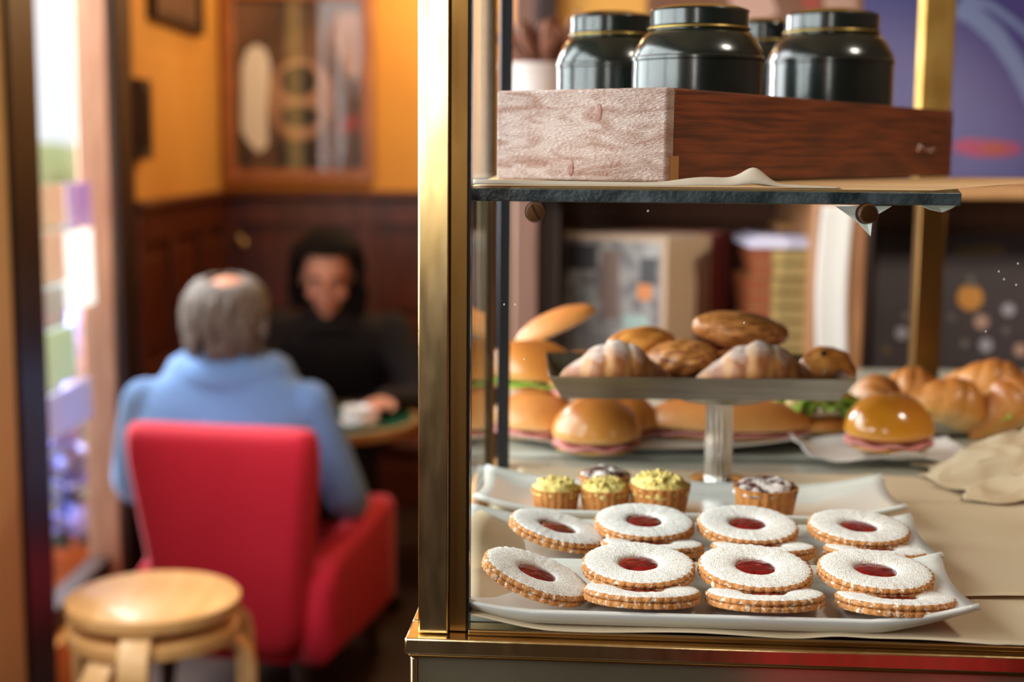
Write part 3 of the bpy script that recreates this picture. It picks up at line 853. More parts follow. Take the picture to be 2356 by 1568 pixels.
def tin(label, px, wpx, ytop, y, zb, like=None):
    if y is None:
        lo, hi = 1.1, 1.7
        for _ in range(40):
            y = (lo + hi) / 2
            q_ = PY(px, 300, y) - Vector((K.x, K.y, 0))
            if Vector((q_.x, q_.y, 0)).dot(vd) < WW / 2: lo = y
            else: hi = y
    r = wpx / 2 * y * 1.012 / FPX
    if zb > zc0: r = min(r, WW / 2 - T - 0.0015)
    c = PY(px, 300, y); zt = PY(px, ytop, y).z
    h = zt - zb
    if like is not None:
        return copy_thing(like, label, (c.x, y, zb), (0, 0, rnd.random() * 6), (r / like['r'], r / like['r'], h / like['h']))
    t = thing('tea_tin', label, 'tin', (c.x, y, zb), group='dark tea tins')
    t['r'] = r; t['h'] = h
    rl = r * 0.735
    hb = h * 0.66     # top of the straight body
    bm = BM(); lathe(bm, [(0, 0.0), (r * 0.97, 0.0), (r * 0.985, 0.003), (r * 0.985, hb - 0.002), (r * 1.005, hb - 0.001), (r * 1.005, hb + 0.0015), (r * 0.985, hb + 0.0025),
                          (r * 0.975, hb + 0.08 * h * 0.5), (r * 0.93, hb + 0.10 * h * 0.75), (r * 0.86, hb + 0.125 * h), (rl * 1.04, hb + 0.165 * h), (rl * 0.97, hb + 0.172 * h), (rl * 0.97, hb + 0.19 * h), (0, hb + 0.19 * h)], 64)
    obj('body', bm, 'tin_paint', t, world=False, smooth=True, angle=30)
    zl = hb + 0.178 * h
    bm = BM(); lathe(bm, [(rl * 0.98, zl), (rl * 1.035, zl), (rl * 1.045, zl + 0.0012), (rl * 1.01, zl + 0.0028), (rl * 0.98, zl + 0.0028)], 64, close=True)
    rr = obj('rolled_rim', bm, 'tin_gilt', t, world=False, smooth=True)
    bm = BM(); lathe(bm, [(rl * 0.985, zl + 0.003), (rl, zl + 0.0035), (rl, h * 0.945), (rl * 1.012, h * 0.95), (rl * 1.0, h * 0.957), (rl * 0.82, h * 0.975), (rl * 0.5, h * 0.992), (0, h)], 64)
    obj('lid', bm, 'tin_paint', t, world=False, smooth=True, angle=30)
    return t
tA = tin('largest dark tea tin, standing in the crate nearest its end painted as lit', 1602, 298, 8, None, zc0 + 0.008)
tin('black tea tin alone at the far end inside the crate, below the purple poster', 1905, 292, 19, None, zc0 + 0.008, tA)
tin('dark tea tin behind the crate, in front of the white flower pot', 1404, 250, 24, 1.52, zs + 0.002, tA)
tin('black tea tin almost hidden between and behind two larger tins', 1752, 180, 40, 1.70, zs + 0.002, tA)

# ================================================================ THREE TRAYS
TW, TD = 0.158, 0.129
def make_tray():
    bm = BM()
    def f(u, v):
        x = (u - 0.5) * 2; y = (v - 0.5) * 2
        ax, ay = abs(x), abs(y)
        X = x * TW; Y = y * TD / 2
        z = 0.003
        if ax > 0.78:
            k = (ax - 0.78) / 0.22
            z += 0.0205 * k ** 1.35 * (0.85 + 0.18 * ay ** 2)
            X += math.copysign(0.043 * k * (0.86 + 0.14 * ay ** 2) * (1 - 0.10 * (max(0, ay - 0.85) / 0.15) ** 2), x)
            Y *= 1 + 0.02 * k - 0.05 * k * k * max(0, ay - 0.85) / 0.15
        if ay > 0.86:
            k = (ay - 0.86) / 0.14
            e = max(0.0, (ax - 0.80) / 0.20)
            z += 0.0105 * k ** 0.8 * (1 - e) + 0.003 * k * e
        return Vector((X, Y + TD / 2, z))
    grid(bm, 60, 28, f)
    return bm
tr0 = O.y + 0.024
tr_org = []
def tray_at(w0, px=None):
    return C(0.2095, w0, DECK + 0.0045)
trays = []
tray = obj('serving_tray', make_tray(), 'melamine', smooth=True, solid=0.003)
labs = ['front white melamine serving tray with flared ears, nearest the brass ledge',
        'middle white serving tray with flared ears, holding the rear row of jam cookies',
        'white serving tray with flared ears holding the little tarts']
TPOS = [0.0105, 0.141, 0.298]
for i in range(3):
    o = tray if i == 0 else tray.copy()
    if i: COL.objects.link(o)
    o.location = C(0.2025 + 0.004 * i, TPOS[i], DECK + 0.0022 + 0.0006 * i)
    o.rotation_euler = (0, 0, AY)
    tag(o, labs[i], 'tray', 'white serving trays')
    trays.append(o)
ZTR = DECK + 0.0070

# ================================================================ JAM COOKIES
CR = 0.0435
def make_cookie(seed):
    rr = random.Random(seed)
    t = thing('jam_cookie', '', 'cookie', group='jam cookies on the white trays')
    lobes = 36
    def sc(a, amt): return 1 + amt * abs(math.sin(a * lobes / 2)) - amt / 2
    def fb(a, i, r, z):
        n = nz((math.cos(a) * 2, math.sin(a) * 2, i), 1, seed)
        k = sc(a, 0.034) if r > CR * 0.8 else 1
        return r * k * (1 + 0.012 * n), z + 0.0003 * n
    bm = BM(); lathe(bm, [(0, 0), (CR * 0.955, 0), (CR * 0.995, 0.0008), (CR, 0.003), (CR * 0.97, 0.0046), (0, 0.0046)], 180, fb)
    obj('base_biscuit', bm, 'biscuit', t, world=False, smooth=True, angle=50)
    hr = 0.0162
    def ft(a, i, r, z):
        n = nz((math.cos(a) * 1.6, math.sin(a) * 1.6, 3), 1, seed)
        n2 = nz((math.cos(a) * r * 300, math.sin(a) * r * 300, i), 1, seed + 5)
        if r > CR * 0.9: r = r * sc(a, 0.034)
        if r < hr * 1.25: r = r * (1 + 0.05 * n2 + 0.035 * math.cos(2 * a + seed))
        return r * (1 + 0.012 * n), z + 0.0005 * n2 + 0.0004 * n
    prof = [(hr * 0.98, 0.0050), (hr * 0.98, 0.0076), (hr * 1.06, 0.0089), (hr * 1.25, 0.0096), (CR * 0.55, 0.0101), (CR * 0.68, 0.0102), (CR * 0.80, 0.0101), (CR * 0.90, 0.0098), (CR * 0.96, 0.0091), (CR * 0.995, 0.0080), (CR * 1.0, 0.0062), (CR * 0.97, 0.0049)]
    bm = BM(); lathe(bm, prof, 180, ft, [0, 0, 0, 0, 0, 0, 0, 0, 1, 1, 1, 1], close=True)
    obj('top_biscuit', bm, ['sugar', 'biscuit'], t, world=False, smooth=True, angle=60)
    def fj(a, i, r, z): return r, z + 0.0007 * nz((math.cos(a) * r * 200, math.sin(a) * r * 200, 1), 1, seed)
    bm = BM(); lathe(bm, [(hr * 1.1, 0.0048), (hr * 1.0, 0.0072), (hr * 0.8, 0.0081), (hr * 0.5, 0.0086), (hr * 0.25, 0.0087), (0, 0.0088)], 40, fj)
    obj('jam_filling', bm, 'jam', t, world=False, smooth=True)
    return t
protoA = make_cookie(3)
protoB = make_cookie(11)
nck = [0]
def cookie(label, pos, tilt, roll, yaw=0.0, spin=None, sc=1.0):
    src = (protoA, protoB)[nck[0] % 2]
    eu = (Matrix.Rotation(yaw, 4, 'Z') @ Matrix.Rotation(R(roll), 4, 'Y') @ Matrix.Rotation(R(tilt), 4, 'X') @ Matrix.Rotation(rnd.random() * 6 if spin is None else spin, 4, 'Z')).to_euler()
    if nck[0] < 2:
        src.location = pos; src.rotation_euler = eu; src['label'] = label; o = src; src.scale = (sc,) * 3
    else:
        o = copy_thing(src, label, pos, eu, sc)
    nck[0] += 1
    return o
def tray_pt(px, w0, dz):    # on the line of sight of column px at depth w along the case
    # solve u so that the point projects to px
    lo, hi = -0.2, 0.8
    for _ in range(40):
        mid = (lo + hi) / 2
        p = C(mid, w0, ZTR + dz)
        l = CAMM.inverted() @ p
        if 1178 + l.x / -l.z * FPX < px: lo = mid
        else: hi = mid
    return C(lo, w0, ZTR + dz)
ordn = ['second', 'third', 'fourth']
for r, (tw, flats, leans, scf) in enumerate(((TPOS[0], (1476, 1760, 2060), (1468, 1736, 2012), 1.0), (TPOS[1], (1500, 1755, 2016), (1482, 1719, 1974), 0.985))):
    row = ('front', 'middle')[r]
    for i in range(3):
        cookie('sugared jam cookie lying flat on the %s tray edge, %s from the brass post' % (row, ('first', 'second', 'third')[i]),
               tray_pt(flats[i], tw + 0.041, 0.0058), -8.5 + rnd.uniform(-0.6, 0.6), rnd.uniform(-1.0, 1.5), AY, sc=scf)
    for i in range(3):
        cookie('jam cookie propped up behind flat ones, %s tray, %s from the brass post' % (row, ordn[i]),
               tray_pt(leans[i], tw + 0.084, 0.0142), 5.5 + (0, 1.0, -1)[i], (1.0, 1.6, 2.2)[i], AY, sc=scf)
    cookie('jam cookie leaning sideways on the ear of the %s tray beside the brass post' % row,
           tray_pt((1228, 1280)[r], tw + (0.054, 0.066)[r], (0.0140, 0.0115)[r]), 1.5, (19, 13)[r], AY, sc=0.97)

# ================================================================ LITTLE TARTS
def make_tart(top):
    t = thing('tart', '', 'tart', group='little tarts on the rear tray')
    r1, r0, h = 0.0255, 0.0205, 0.026
    def f(a, i, r, z): return (r * (1 + 0.022 * math.cos(a * 20)) if r > 0.015 else r), z + 0.0005 * nz((math.cos(a) * 3, math.sin(a) * 3, i))
    bm = BM(); lathe(bm, [(0, 0), (r0, 0), (r0 * 1.03, 0.002), (r1 * 0.98, h - 0.002), (r1, h), (r1 * 0.92, h), (r1 * 0.88, h - 0.004), (0, h - 0.004)], 100, f)
    obj('pastry_cup', bm, 'tart_pastry', t, world=False, smooth=True, angle=50)
    def g(d, p): return p + d * 0.003 * nz(d * 4, 1.0, 2) + d * 0.0016 * nz(d * 14, 1.0, 4)
    hh = 0.0125 if top == 'tart_yellow' else 0.010
    bm = BM(); ball(bm, (0, 0, h - 0.0035), (r1 * 0.95, r1 * 0.95, hh), None, 40, 22, g)
    if top == 'tart_yellow':
        for k in range(40):
            a, q = rnd.random() * 2 * PI, r1 * 0.8 * math.sqrt(rnd.random())
            ball(bm, (q * math.cos(a), q * math.sin(a), h - 0.003 + hh * math.sqrt(max(0, 1 - (q / r1) ** 2))), rnd.uniform(0.001, 0.0026), None, 6, 4)
    obj('topping', bm, top, t, world=False, smooth=True)
    return t
ZT3 = ZTR + 0.0006
tw3 = TPOS[2]
ty = make_tart('tart_yellow'); tc = make_tart('tart_chocolate')
def put(o, label, pos, rz=0.0, sc=1.0, first=False):
    if first:
        o.location = pos; o.rotation_euler = (0, 0, rz); o['label'] = label; o.scale = (sc,) * 3; return o
    return copy_thing(o, label, pos, (0, 0, rz), sc)
put(ty, 'yellow-topped tart on the rear tray, first from the brass post', tray_pt(1278, tw3 + 0.036, 0.0), 0.2, 0.92, True)
put(ty, 'yellow-topped tart on the rear tray, between two other yellow tarts', tray_pt(1391, tw3 + 0.036, 0.0), 1.9, 0.95)
put(ty, 'widest yellow-topped tart on the rear tray, third from the brass post', tray_pt(1517, tw3 + 0.036, 0.0), 3.1, 1.13)
put(tc, 'chocolate tart dusted with sugar, standing alone beyond the stand column', tray_pt(1760, tw3 + 0.032, 0.0), 0.5, 1.18, True)
put(tc, 'sugared chocolate tart half hidden behind the middle yellow tart', tray_pt(1391, tw3 + 0.088, 0.0), 2.2, 1.0)

# ================================================================ CAKE STAND AND ITS TRAY
SY = 1.475
sb = PY(1652, 1095, SY)
stz = PY(1600, 919, 1.397).z - 0.0005
st = thing('cake_stand', 'steel cake stand with a fluted column under the pastry tray', 'cake stand', (sb.x, SY, DECK + 0.003))
def fl(a, i, r, z): return (r * (1 - 0.06 * abs(math.sin(a * 10)) ** 0.5), z)
bm = BM(); lathe(bm, [(0, 0.004), (0.0145, 0.004), (0.0145, stz - DECK - 0.0182), (0, stz - DECK - 0.0182)], 200, fl); obj('column', bm, 'steel', st, world=False, smooth=True, angle=60)
bm = BM(); lathe(bm, [(0, 0), (0.030, 0), (0.030, 0.002), (0.018, 0.004), (0, 0.004)], 40); obj('foot', bm, 'steel', st, world=False, smooth=True, angle=40)
zz = stz - DECK - 0.003 - 0.0055
bm = BM(); lathe(bm, [(0, zz - 0.010), (0.020, zz - 0.010), (0.046, zz - 0.0055), (0.060, zz + 0.0005), (0.062, zz + 0.003), (0.060, zz + 0.0045), (0, zz + 0.0055)], 64); obj('top_plate', bm, 'steel', st, world=False, smooth=True, angle=40)
# rectangular steel tray
f0_, f1_ = PY(1262, 868, 1.385), PY(1972, 882, 1.385)
zt_ = (PY(1600, 869, 1.385).z)
zb_ = PY(1600, 919, 1.397).z
cx = (f0_.x + f1_.x) / 2; hw = (f1_.x - f0_.x) / 2; d0, d1 = 1.385, 1.560
bm = BM()
ix, iy = 0.014, 0.012
def rr_(x0, x1, y0, y1, z): return [Vector(p) for p in ((x0, y0, z), (x1, y0, z), (x1, y1, z), (x0, y1, z))]
o1 = rr_(cx - hw, cx + hw, d0, d1, zt_); o2 = rr_(cx - hw + ix, cx + hw - ix, d0 + iy, d1 - iy, zb_)
i2 = rr_(cx - hw + ix + 0.0008, cx + hw - ix - 0.0008, d0 + iy + .0008, d1 - iy - .0008, zb_ + 0.0012); i1 = rr_(cx - hw + 0.0012, cx + hw - 0.0012, d0 + .0012, d1 - .0012, zt_)
loft(bm, [o2, o1, i1, i2]); 
o = obj('pastry_tray', bm, 'brushed_steel', loc=(cx, 1.47, zb_), bevel=0.0008)
tag(o, 'rectangular brushed steel tray with sloping rim on the cake stand', 'tray')
ZPT = zb_ + 0.0015

def crescent(L, rmax, h0, lobes, seed, bend=0.25, tight=0.85, thin=0.28):
    bm = BM()
    n = 64
    pts, rad = [], []
    for i in range(n + 1):
        t = i / n * 2 - 1
        x = t * L / 2
        y = bend * L * (t * t - 0.3)
        env = thin + (1 - thin) * (math.cos(t * PI / 2) ** 1.1)
        step = abs(math.sin((i / n) * lobes * PI))
        r = rmax * env * (0.955 + 0.065 * step ** 0.5)
        if abs(t) > 0.96: r *= math.sqrt(max(0.02, 1 - ((abs(t) - 0.96) / 0.04) ** 2))
        pts.append(Vector((x, y, r * tight))); rad.append(r)
    rings = []
    for i, p in enumerate(pts):
        tg = (pts[min(i + 1, n)] - pts[max(i - 1, 0)]).normalized()
        s = Vector((-tg.y, tg.x, 0)).normalized()
        ring = []
        for j in range(22):
            a = 2 * PI * j / 22
            q = p + s * math.cos(a) * rad[i] * 0.95 + Vector((0, 0, 1)) * math.sin(a) * rad[i] * (1.0 if math.sin(a) > 0 else 0.8)
            q += Vector((nz(q * 60, 1, seed), nz(q * 60, 1, seed + 1), nz(q * 60, 1, seed + 2))) * 0.0016
            q.z = max(q.z, 0.0)
            ring.append(q)
        rings.append(ring)
    loft(bm, rings)
    return bm
def food(name, bm, mt, label, cat, loc, rot=(0, 0, 0), group=None, sc=1):
    o = obj(name, bm, mt, smooth=True)
    o.location = loc; o.rotation_euler = rot
    if sc != 1: o.scale = (sc,) * 3
    return tag(o, label, cat, group)
p = PY(1416, 862, 1.43); food('croissant', crescent(0.116, 0.0285, 0, 5, 1, 0.12), 'croissant_crust', 'sugar-dusted croissant in front on the steel tray, at the end by the brass post', 'croissant', (p.x, 1.432, ZPT), (0, 0, 0.06), 'croissants on the steel tray')
p = PY(1745, 862, 1.43); food('croissant', crescent(0.126, 0.0285, 0, 5, 4, 0.12), 'croissant_crust', 'sugar-dusted croissant in front on the steel tray, beyond the stand column', 'croissant', (p.x, 1.432, ZPT), (0, 0, -0.05), 'croissants on the steel tray')
def bunshape(rx, ry, rz, flat=0.55, seed=0, rough=0.03, pw=2.3):
    bm = BM()
    def f(d, p):
        q = p * (1 + rough * nz(d * 2.2, 1, seed))
        if q.z < 0: q.z *= flat
        return q
    ball(bm, (0, 0, rz * flat), (rx, ry, rz), None, 36, 22, f)
    return bm
def twist(L, r, seed, turns=3.0):
    bm = BM()
    n = 50; rings = []
    for i in range(n + 1):
        t = i / n * 2 - 1
        e = r * (0.25 + 0.75 * math.cos(t * PI / 2) ** 0.6)
        ring = []
        for j in range(28):
            a = 2 * PI * j / 28
            k = 1 + 0.10 * abs(math.sin(2.5 * (a + t * turns)))
            ring.append(Vector((t * L / 2, math.cos(a) * e * k, r * 0.75 + math.sin(a) * e * 0.75 * k)))
        rings.append(ring)
    loft(bm, rings); return bm
def at(px, py, y): return PY(px, py, y)
p = at(1478, 800, 1.51); food('glazed_pastry', twist(0.075, 0.024, 2, 1.0), 'glazed_pastry', 'smooth glazed brown pastry behind the croissant by the brass post', 'pastry', (p.x, 1.515, ZPT + 0.020), (0, -0.10, 0.25), 'brown pastries on the steel tray')
p = at(1568, 820, 1.49); food('glazed_pastry', twist(0.082, 0.027, 5, 2.4), 'twist_pastry', 'dark twisted pastry lying between the two croissants', 'pastry', (p.x, 1.487, ZPT + 0.005), (0, -0.12, -0.25), 'brown pastries on the steel tray')
p = at(1700, 770, 1.51); food('glazed_pastry', twist(0.102, 0.025, 8, 1.2), 'twist_pastry', 'long golden twisted pastry lying on top of the pile', 'pastry', (p.x, 1.512, ZPT + 0.036), (0, 0.10, 0.05), 'brown pastries on the steel tray')
p = at(1705, 810, 1.50); food('glazed_pastry', twist(0.085, 0.021, 12, 2.0), 'twist_pastry', 'orange-brown pastry under the long golden one, behind the dusted croissant', 'pastry', (p.x, 1.503, ZPT + 0.003), (0, -0.05, 0.1), 'brown pastries on the steel tray')
p = at(1893, 850, 1.49)
o = food('raisin_pastry', bunshape(0.031, 0.026, 0.030, 0.4, 4, 0.10), 'glazed_pastry', 'small raisin pastry at the far end of the steel tray', 'pastry', (p.x, 1.485, ZPT), (0, 0.25, 0))
for (dx, dz, r) in ((0.008, 0.017, 0.0042), (-0.014, 0.034, 0.003), (0.016, 0.026, 0.003)):
    bm = BM(); ball(bm, (dx, -0.022 + 0.004 * abs(dx) * 100, dz), r, None, 8, 6); obj('raisin', bm, 'raisin', o, world=False, smooth=True)

# ================================================================ SANDWICHES AND BUNS BEHIND
GB = 'filled buns on the plate by the side glass'
# long oval plate under the buns
pc_ = PZ(1560, 1050, DECK + 0.01)
bm = BM(); lathe(bm, [(0, 0), (0.115, 0), (0.135, 0.004), (0.158, 0.012), (0.160, 0.0135), (0.156, 0.0135), (0.134, 0.007), (0.115, 0.004), (0, 0.004)], 72)
for v in bm.verts: v.co.x *= 1.32
o = obj('bun_plate', bm, 'plate_grey', smooth=True, angle=50); o.location = (pc_.x - 0.015, 1.745, DECK + 0.0005); tag(o, 'long oval pale plate under the filled buns', 'plate')
ZPL = DECK + 0.0055
def sandwich(label, px, pyb, y, rx, ry, rz, z=None, mt='bun_crust', fill='ham', rot=(0, 0, 0), seed=0, split=True, group=GB, name='filled_bun'):
    p = PY(px, pyb, y)
    t = thing(name, label, 'bun', (p.x, y, p.z if z is None else z), rot, group)
    bm = bunshape(rx, ry, rz, 0.30, seed)
    if split:
        bm.transform(Matrix.Translation((0, 0, rz * 0.17)))
        obj('bun_top', bm, mt, t, world=False, smooth=True)
        bm = BM()
        def g(u, v):
            a = u * 2 * PI; r = 0.25 + 0.74 * v
            return Vector((rx * r * math.cos(a), ry * r * math.sin(a), rz * 0.16 + (0.002 * math.sin(a * 7 + seed) if v > 0.6 else 0) + 0.001))
        grid(bm, 48, 4, g); bmesh.ops.remove_doubles(bm, verts=bm.verts, dist=1e-6)
        obj('filling', bm, fill, t, world=False, smooth=True, solid=0.003)
        bm = BM(); lathe(bm, [(0, 0), (0.80, 0), (0.90, 0.05), (0.94, 0.10), (0.92, 0.13), (0, 0.13)], 40)
        for v in bm.verts: v.co.x *= rx; v.co.y *= ry; v.co.z *= rz
        obj('bun_base', bm, mt, t, world=False, smooth=True)
    else:
        obj('bun_top', bm, mt, t, world=False, smooth=True)
    return t
sandwich('round shiny brown bun in front, behind the yellow tarts', 1372, 1065, 1.615, 0.052, 0.048, 0.042, ZPL, 'bun_crust', 'ham', (0, 0, 0.2), 3)
sandwich('pale bun at the plate edge, lower of the two against the side glass', 1232, 1035, 1.70, 0.056, 0.050, 0.036, ZPL, 'roll_crust', 'ham', (0, 0.05, 0.2), 5)
sandwich('bun with green lettuce resting on the pale one by the side glass', 1222, 945, 1.74, 0.060, 0.048, 0.040, ZPL + 0.052, 'bun_crust', 'lettuce', (0, 0.04, -0.1), 6)
sandwich('long pale roll tilted on top of the pile by the side glass', 1282, 850, 1.80, 0.056, 0.028, 0.022, ZPL + 0.112, 'roll_crust', 'ham', (0, -0.42, 0.1), 7, False)
sandwich('golden bun set upon the shiny round one behind it', 1346, 960, 1.72, 0.052, 0.044, 0.038, ZPL + 0.044, 'bun_crust', 'ham', (0, 0.05, 0.1), 8)
sandwich('long roll at the back of the plate, above the flat long one', 1535, 1000, 1.80, 0.098, 0.036, 0.036, ZPL + 0.030, 'roll_crust', 'ham', (0, 0.05, -0.06), 9)
sandwich('long flat ham roll on the plate passing behind the stand column', 1668, 1045, 1.70, 0.104, 0.040, 0.034, ZPL, 'roll_crust', 'ham', (0, 0.0, -0.05), 10)
sandwich('golden bun tucked behind the shiny round one', 1440, 1040, 1.70, 0.040, 0.036, 0.034, ZPL, 'bun_crust', 'ham', (0, 0, 0.3), 12)

# shiny yellow bun on crumpled white paper
yb = 1.60
p = PY(2042, 1066, yb)
sandwich('smooth shiny yellow bun sitting on crumpled white paper', 2042, 1062, yb, 0.051, 0.047, 0.043, DECK + 0.014, 'yellow_bun_crust', 'ham', (0, 0, 0.1), 14, group=None, name='yellow_bun')
def crumple(name, mt, label, quad, amp, seed, nu=36, nv=24, edge=0.0, base=0.0, fq=18, cat='paper', group=None):
    bm = BM()
    q0, q1, q2, q3 = [Vector(q) for q in quad]
    def f(u, v):
        p = (q0 * (1 - u) + q1 * u) * (1 - v) + (q3 * (1 - u) + q2 * u) * v
        e = max(abs(2 * u - 1), abs(2 * v - 1)) ** 4
        n = nz((p.x * fq, p.y * fq, 0), 1, seed) + 0.5 * nz((p.x * fq * 2.3, p.y * fq * 2.3, 4), 1, seed)
        rid = 1 - abs(n)
        return p + Vector((0, 0, base + amp * (0.3 + 0.7 * rid) * (0.35 + 0.65 * e) + edge * e * (0.5 + 0.5 * math.sin(u * 9 + seed))))
    grid(bm, nu, nv, f)
    o = obj(name, bm, mt, smooth=True, solid=0.0005, loc=q0)
    return tag(o, label, cat, group)
def dk(px, py, dz=0.0): return PZ(px, py, DECK + dz)
def dq(x0, x1, y0, y1, z): return ((x0, y0, z), (x1, y0, z), (x1, y1, z), (x0, y1, z))
xa, xb = PY(1838, 1060, yb).x, PY(2215, 1060, yb).x
crumple('crumpled_paper', 'white_paper', 'crumpled white sandwich paper under the yellow bun', dq(xa, xb, 1.535, 1.665, DECK + 0.004), 0.009, 3, edge=0.010)
# big sheet of parchment bunched up at the free side of the deck
a_, b_ = PY(2190, 1150, 1.42), PY(2600, 1150, 1.42)
bm = BM()
def bunch(u, v):
    e = 0.016 * nz((u * 6, v * 6, 2), 1, 31)
    x = a_.x + (b_.x - a_.x) * u + 0.020 * nz((v * 5, 0.5, 0), 1, 33); y = 1.37 + 0.20 * v + e + 0.03 * (1 - u) * (1 - 2 * v) * 0.4
    s_ = min(1.0, u / 0.55); s_ = s_ * s_ * (3 - 2 * s_)
    h = 0.042 * s_ * math.exp(-((v - 0.60) / 0.22) ** 2) + 0.016 * math.exp(-((v - 0.16) / 0.09) ** 2) * (0.25 + s_) + 0.010 * math.exp(-((v - 0.36 - 0.1 * u) / 0.05) ** 2)
    h += (0.022 * (1 - abs(2 * nz((u * 2.2 + v, v * 6.5, 0), 1, 21))) - 0.010) * min(1, 5 * min(u, v, 1 - v) + 0.12) + 0.004 * nz((u * 12, v * 12, 0), 1, 25) * min(1, 8 * min(u, v, 1 - v))
    return Vector((x, y, DECK + 0.005 + max(0, h)))
grid(bm, 60, 50, bunch)
o = obj('bunched_parchment', bm, 'liner_paper', smooth=True, solid=0.0005, loc=(a_.x, 1.44, DECK)); tag(o, 'bunched sheet of beige parchment below the filled croissants', 'paper')

# grey platter with lettuce sandwich and filled croissants
pl = PY(2085, 1030, 1.74)
bm = BM(); lathe(bm, [(0, 0), (0.19, 0), (0.215, 0.006), (0.232, 0.020), (0.235, 0.0215), (0.230, 0.0215), (0.212, 0.010), (0.19, 0.004), (0, 0.004)], 72)
for v in bm.verts: v.co.y *= 0.52
o = obj('grey_platter', bm, 'plate_grey', smooth=True, angle=50); o.location = (pl.x + 0.02, 1.835, DECK + 0.0005); tag(o, 'broad grey oval platter under the filled croissants', 'platter')
ZG = DECK + 0.0055
def leafy(n, rx, ry, z, seed, size=0.03):
    bm = BM(); g = random.Random(seed)
    for i in range(n):
        a = g.random() * 2 * PI
        c = Vector((rx * math.cos(a) * g.uniform(0.6, 1), ry * math.sin(a) * g.uniform(0.6, 1), z + g.uniform(-0.004, 0.008)))
        ro = Euler((g.uniform(-0.5, 0.5), g.uniform(-0.5, 0.5), a)).to_matrix()
        def f(u, v): return c + ro @ Vector(((u - 0.5) * size, (v - 0.5) * size, 0.006 * math.sin(u * 8 + i) * math.cos(v * 9)))
        grid(bm, 6, 6, f)
    return bm
def filled_croissant(label, px, py, y, L, r, rot, seed, z=None, leaf=True):
    p = PY(px, py, y)
    t = thing('filled_croissant', label, 'croissant', (p.x, y, ZG if z is None else z), rot, 'filled croissants on the grey platter')
    obj('croissant_body', crescent(L, r, 0, 6, seed, 0.16, 0.85, 0.35), 'big_croissant_crust', t, world=False, smooth=True)
    if leaf: obj('lettuce_leaves', leafy(7, L * 0.36, r * 0.75, r * 0.5, seed), 'lettuce', t, world=False, smooth=True, solid=0.0008)
    return t
filled_croissant('filled croissant standing end-on behind the yellow bun', 2008, 975, 1.76, 0.095, 0.034, (0, -0.15, 1.15), 31, ZG + 0.006)
filled_croissant('filled croissant in the middle of the platter beside the yellow bun', 2170, 990, 1.74, 0.125, 0.036, (0, 0.30, 0.10), 33, ZG + 0.004)
filled_croissant('filled croissant at the far rim, in front of the brass bar post', 2092, 920, 1.85, 0.10, 0.030, (0, 0.1, -0.2), 35, ZG + 0.010, False)
filled_croissant('topmost filled croissant of the platter, against the dark dotted poster', 2275, 930, 1.84, 0.125, 0.034, (0, 0.22, -0.2), 37, ZG + 0.016)
filled_croissant('filled croissant resting on bunched parchment below the topmost one', 2335, 990, 1.74, 0.12, 0.036, (0, -0.35, 0.35), 39, ZG + 0.006)
# open sandwich with lettuce at the near end of the platter
p = PY(1872, 965, 1.73)
t = thing('lettuce_sandwich', 'small open sandwich with bright green lettuce on the grey platter', 'sandwich', (p.x, 1.73, ZG + 0.004))
bm = BM(); lathe(bm, [(0, 0), (0.042, 0), (0.046, 0.008), (0.043, 0.016), (0, 0.017)], 32); obj('bread_slice', bm, 'roll_crust', t, world=False, smooth=True)
obj('lettuce_leaves', leafy(18, 0.045, 0.038, 0.028, 5, 0.034), 'lettuce', t, world=False, smooth=True, solid=0.0008)
for (dx, dy, dz, q) in ((-0.024, -0.02, 0.032, 0.4), (0.002, -0.012, 0.042, -0.3), (0.03, 0.0, 0.040, 0.2)):
    bm = BM(); ball(bm, (dx, dy, dz), (0.017, 0.012, 0.009), Euler((0.3, q, q)).to_matrix(), 14, 8, f=lambda d, p: p * (1 + 0.2 * nz(d * 2, 1, 5))); obj('bread_piece', bm, 'bread_crumb', t, world=False, smooth=True)
# ================================================================ BACK BAR
YK = 2.62                       # front of the bar shelving
def pbox(px0, px1, py0, py1, y, dep):
    """room box whose front face covers those picture columns and rows at depth y"""
    a, b = PY(px0, (py0 + py1) / 2, y), PY(px1, (py0 + py1) / 2, y)
    t, l = PY((px0 + px1) / 2, py0, y).z, PY((px0 + px1) / 2, py1, y).z
    return a.x, b.x, y, y + dep, l, t
unit = thing('bar_shelving', 'walnut shelving behind the counter that holds the books', 'shelving', (0.6, 2.8, 0))
def ub(nm, b, mt, bev=0.004):
    bm = BM(); box(bm, *b); return obj(nm, bm, mt, unit, bevel=bev)
x0u = PY(1181, 600, YK).x
x1u = 2.25
zsh = PY(2300, 458, YK).z; zsh1 = PY(2300, 424, YK).z
e = pbox(1181, 1236, 480, 900, YK, 0.40); ub('side_upright', (e[0], e[1], YK, YK + 0.40, 0, zsh - 0.001), 'walnut_pink')
e = pbox(1237, 1284, 480, 900, YK + 0.1, 0.3); ub('inner_upright', (e[0], e[1], YK + 0.06, YK + 0.40, 0, zsh - 0.001), 'dark_wood')
ub('shelf_board', (x0u, x1u, YK - 0.02, YK + 0.42, zsh, zsh1), 'oak_shelf')
ub('back_panel', (x0u + 0.02, x1u, YK + 0.43, YK + 0.45, 0, zsh), 'walnut')
b1 = pbox(1286, 1866, 462, 512, YK + 0.30, 0.02); ub('valance_board', (b1[0] - 0.02, x1u, YK + 0.37, YK + 0.395, b1[4], zsh - 0.001), 'walnut')
zbt = PY(1500, 905, YK).z
ub('bar_top', (x0u, x1u, YK - 0.02, YK + 0.42, zbt - 0.04, zbt), 'dark_wood')
e = pbox(1866, 1990, 480, 900, YK - 0.03, 0.05); ub('middle_upright', (e[0], e[1], YK - 0.03, YK + 0.36, zbt, zsh - 0.001), 'tan_post_wood', 0.01)
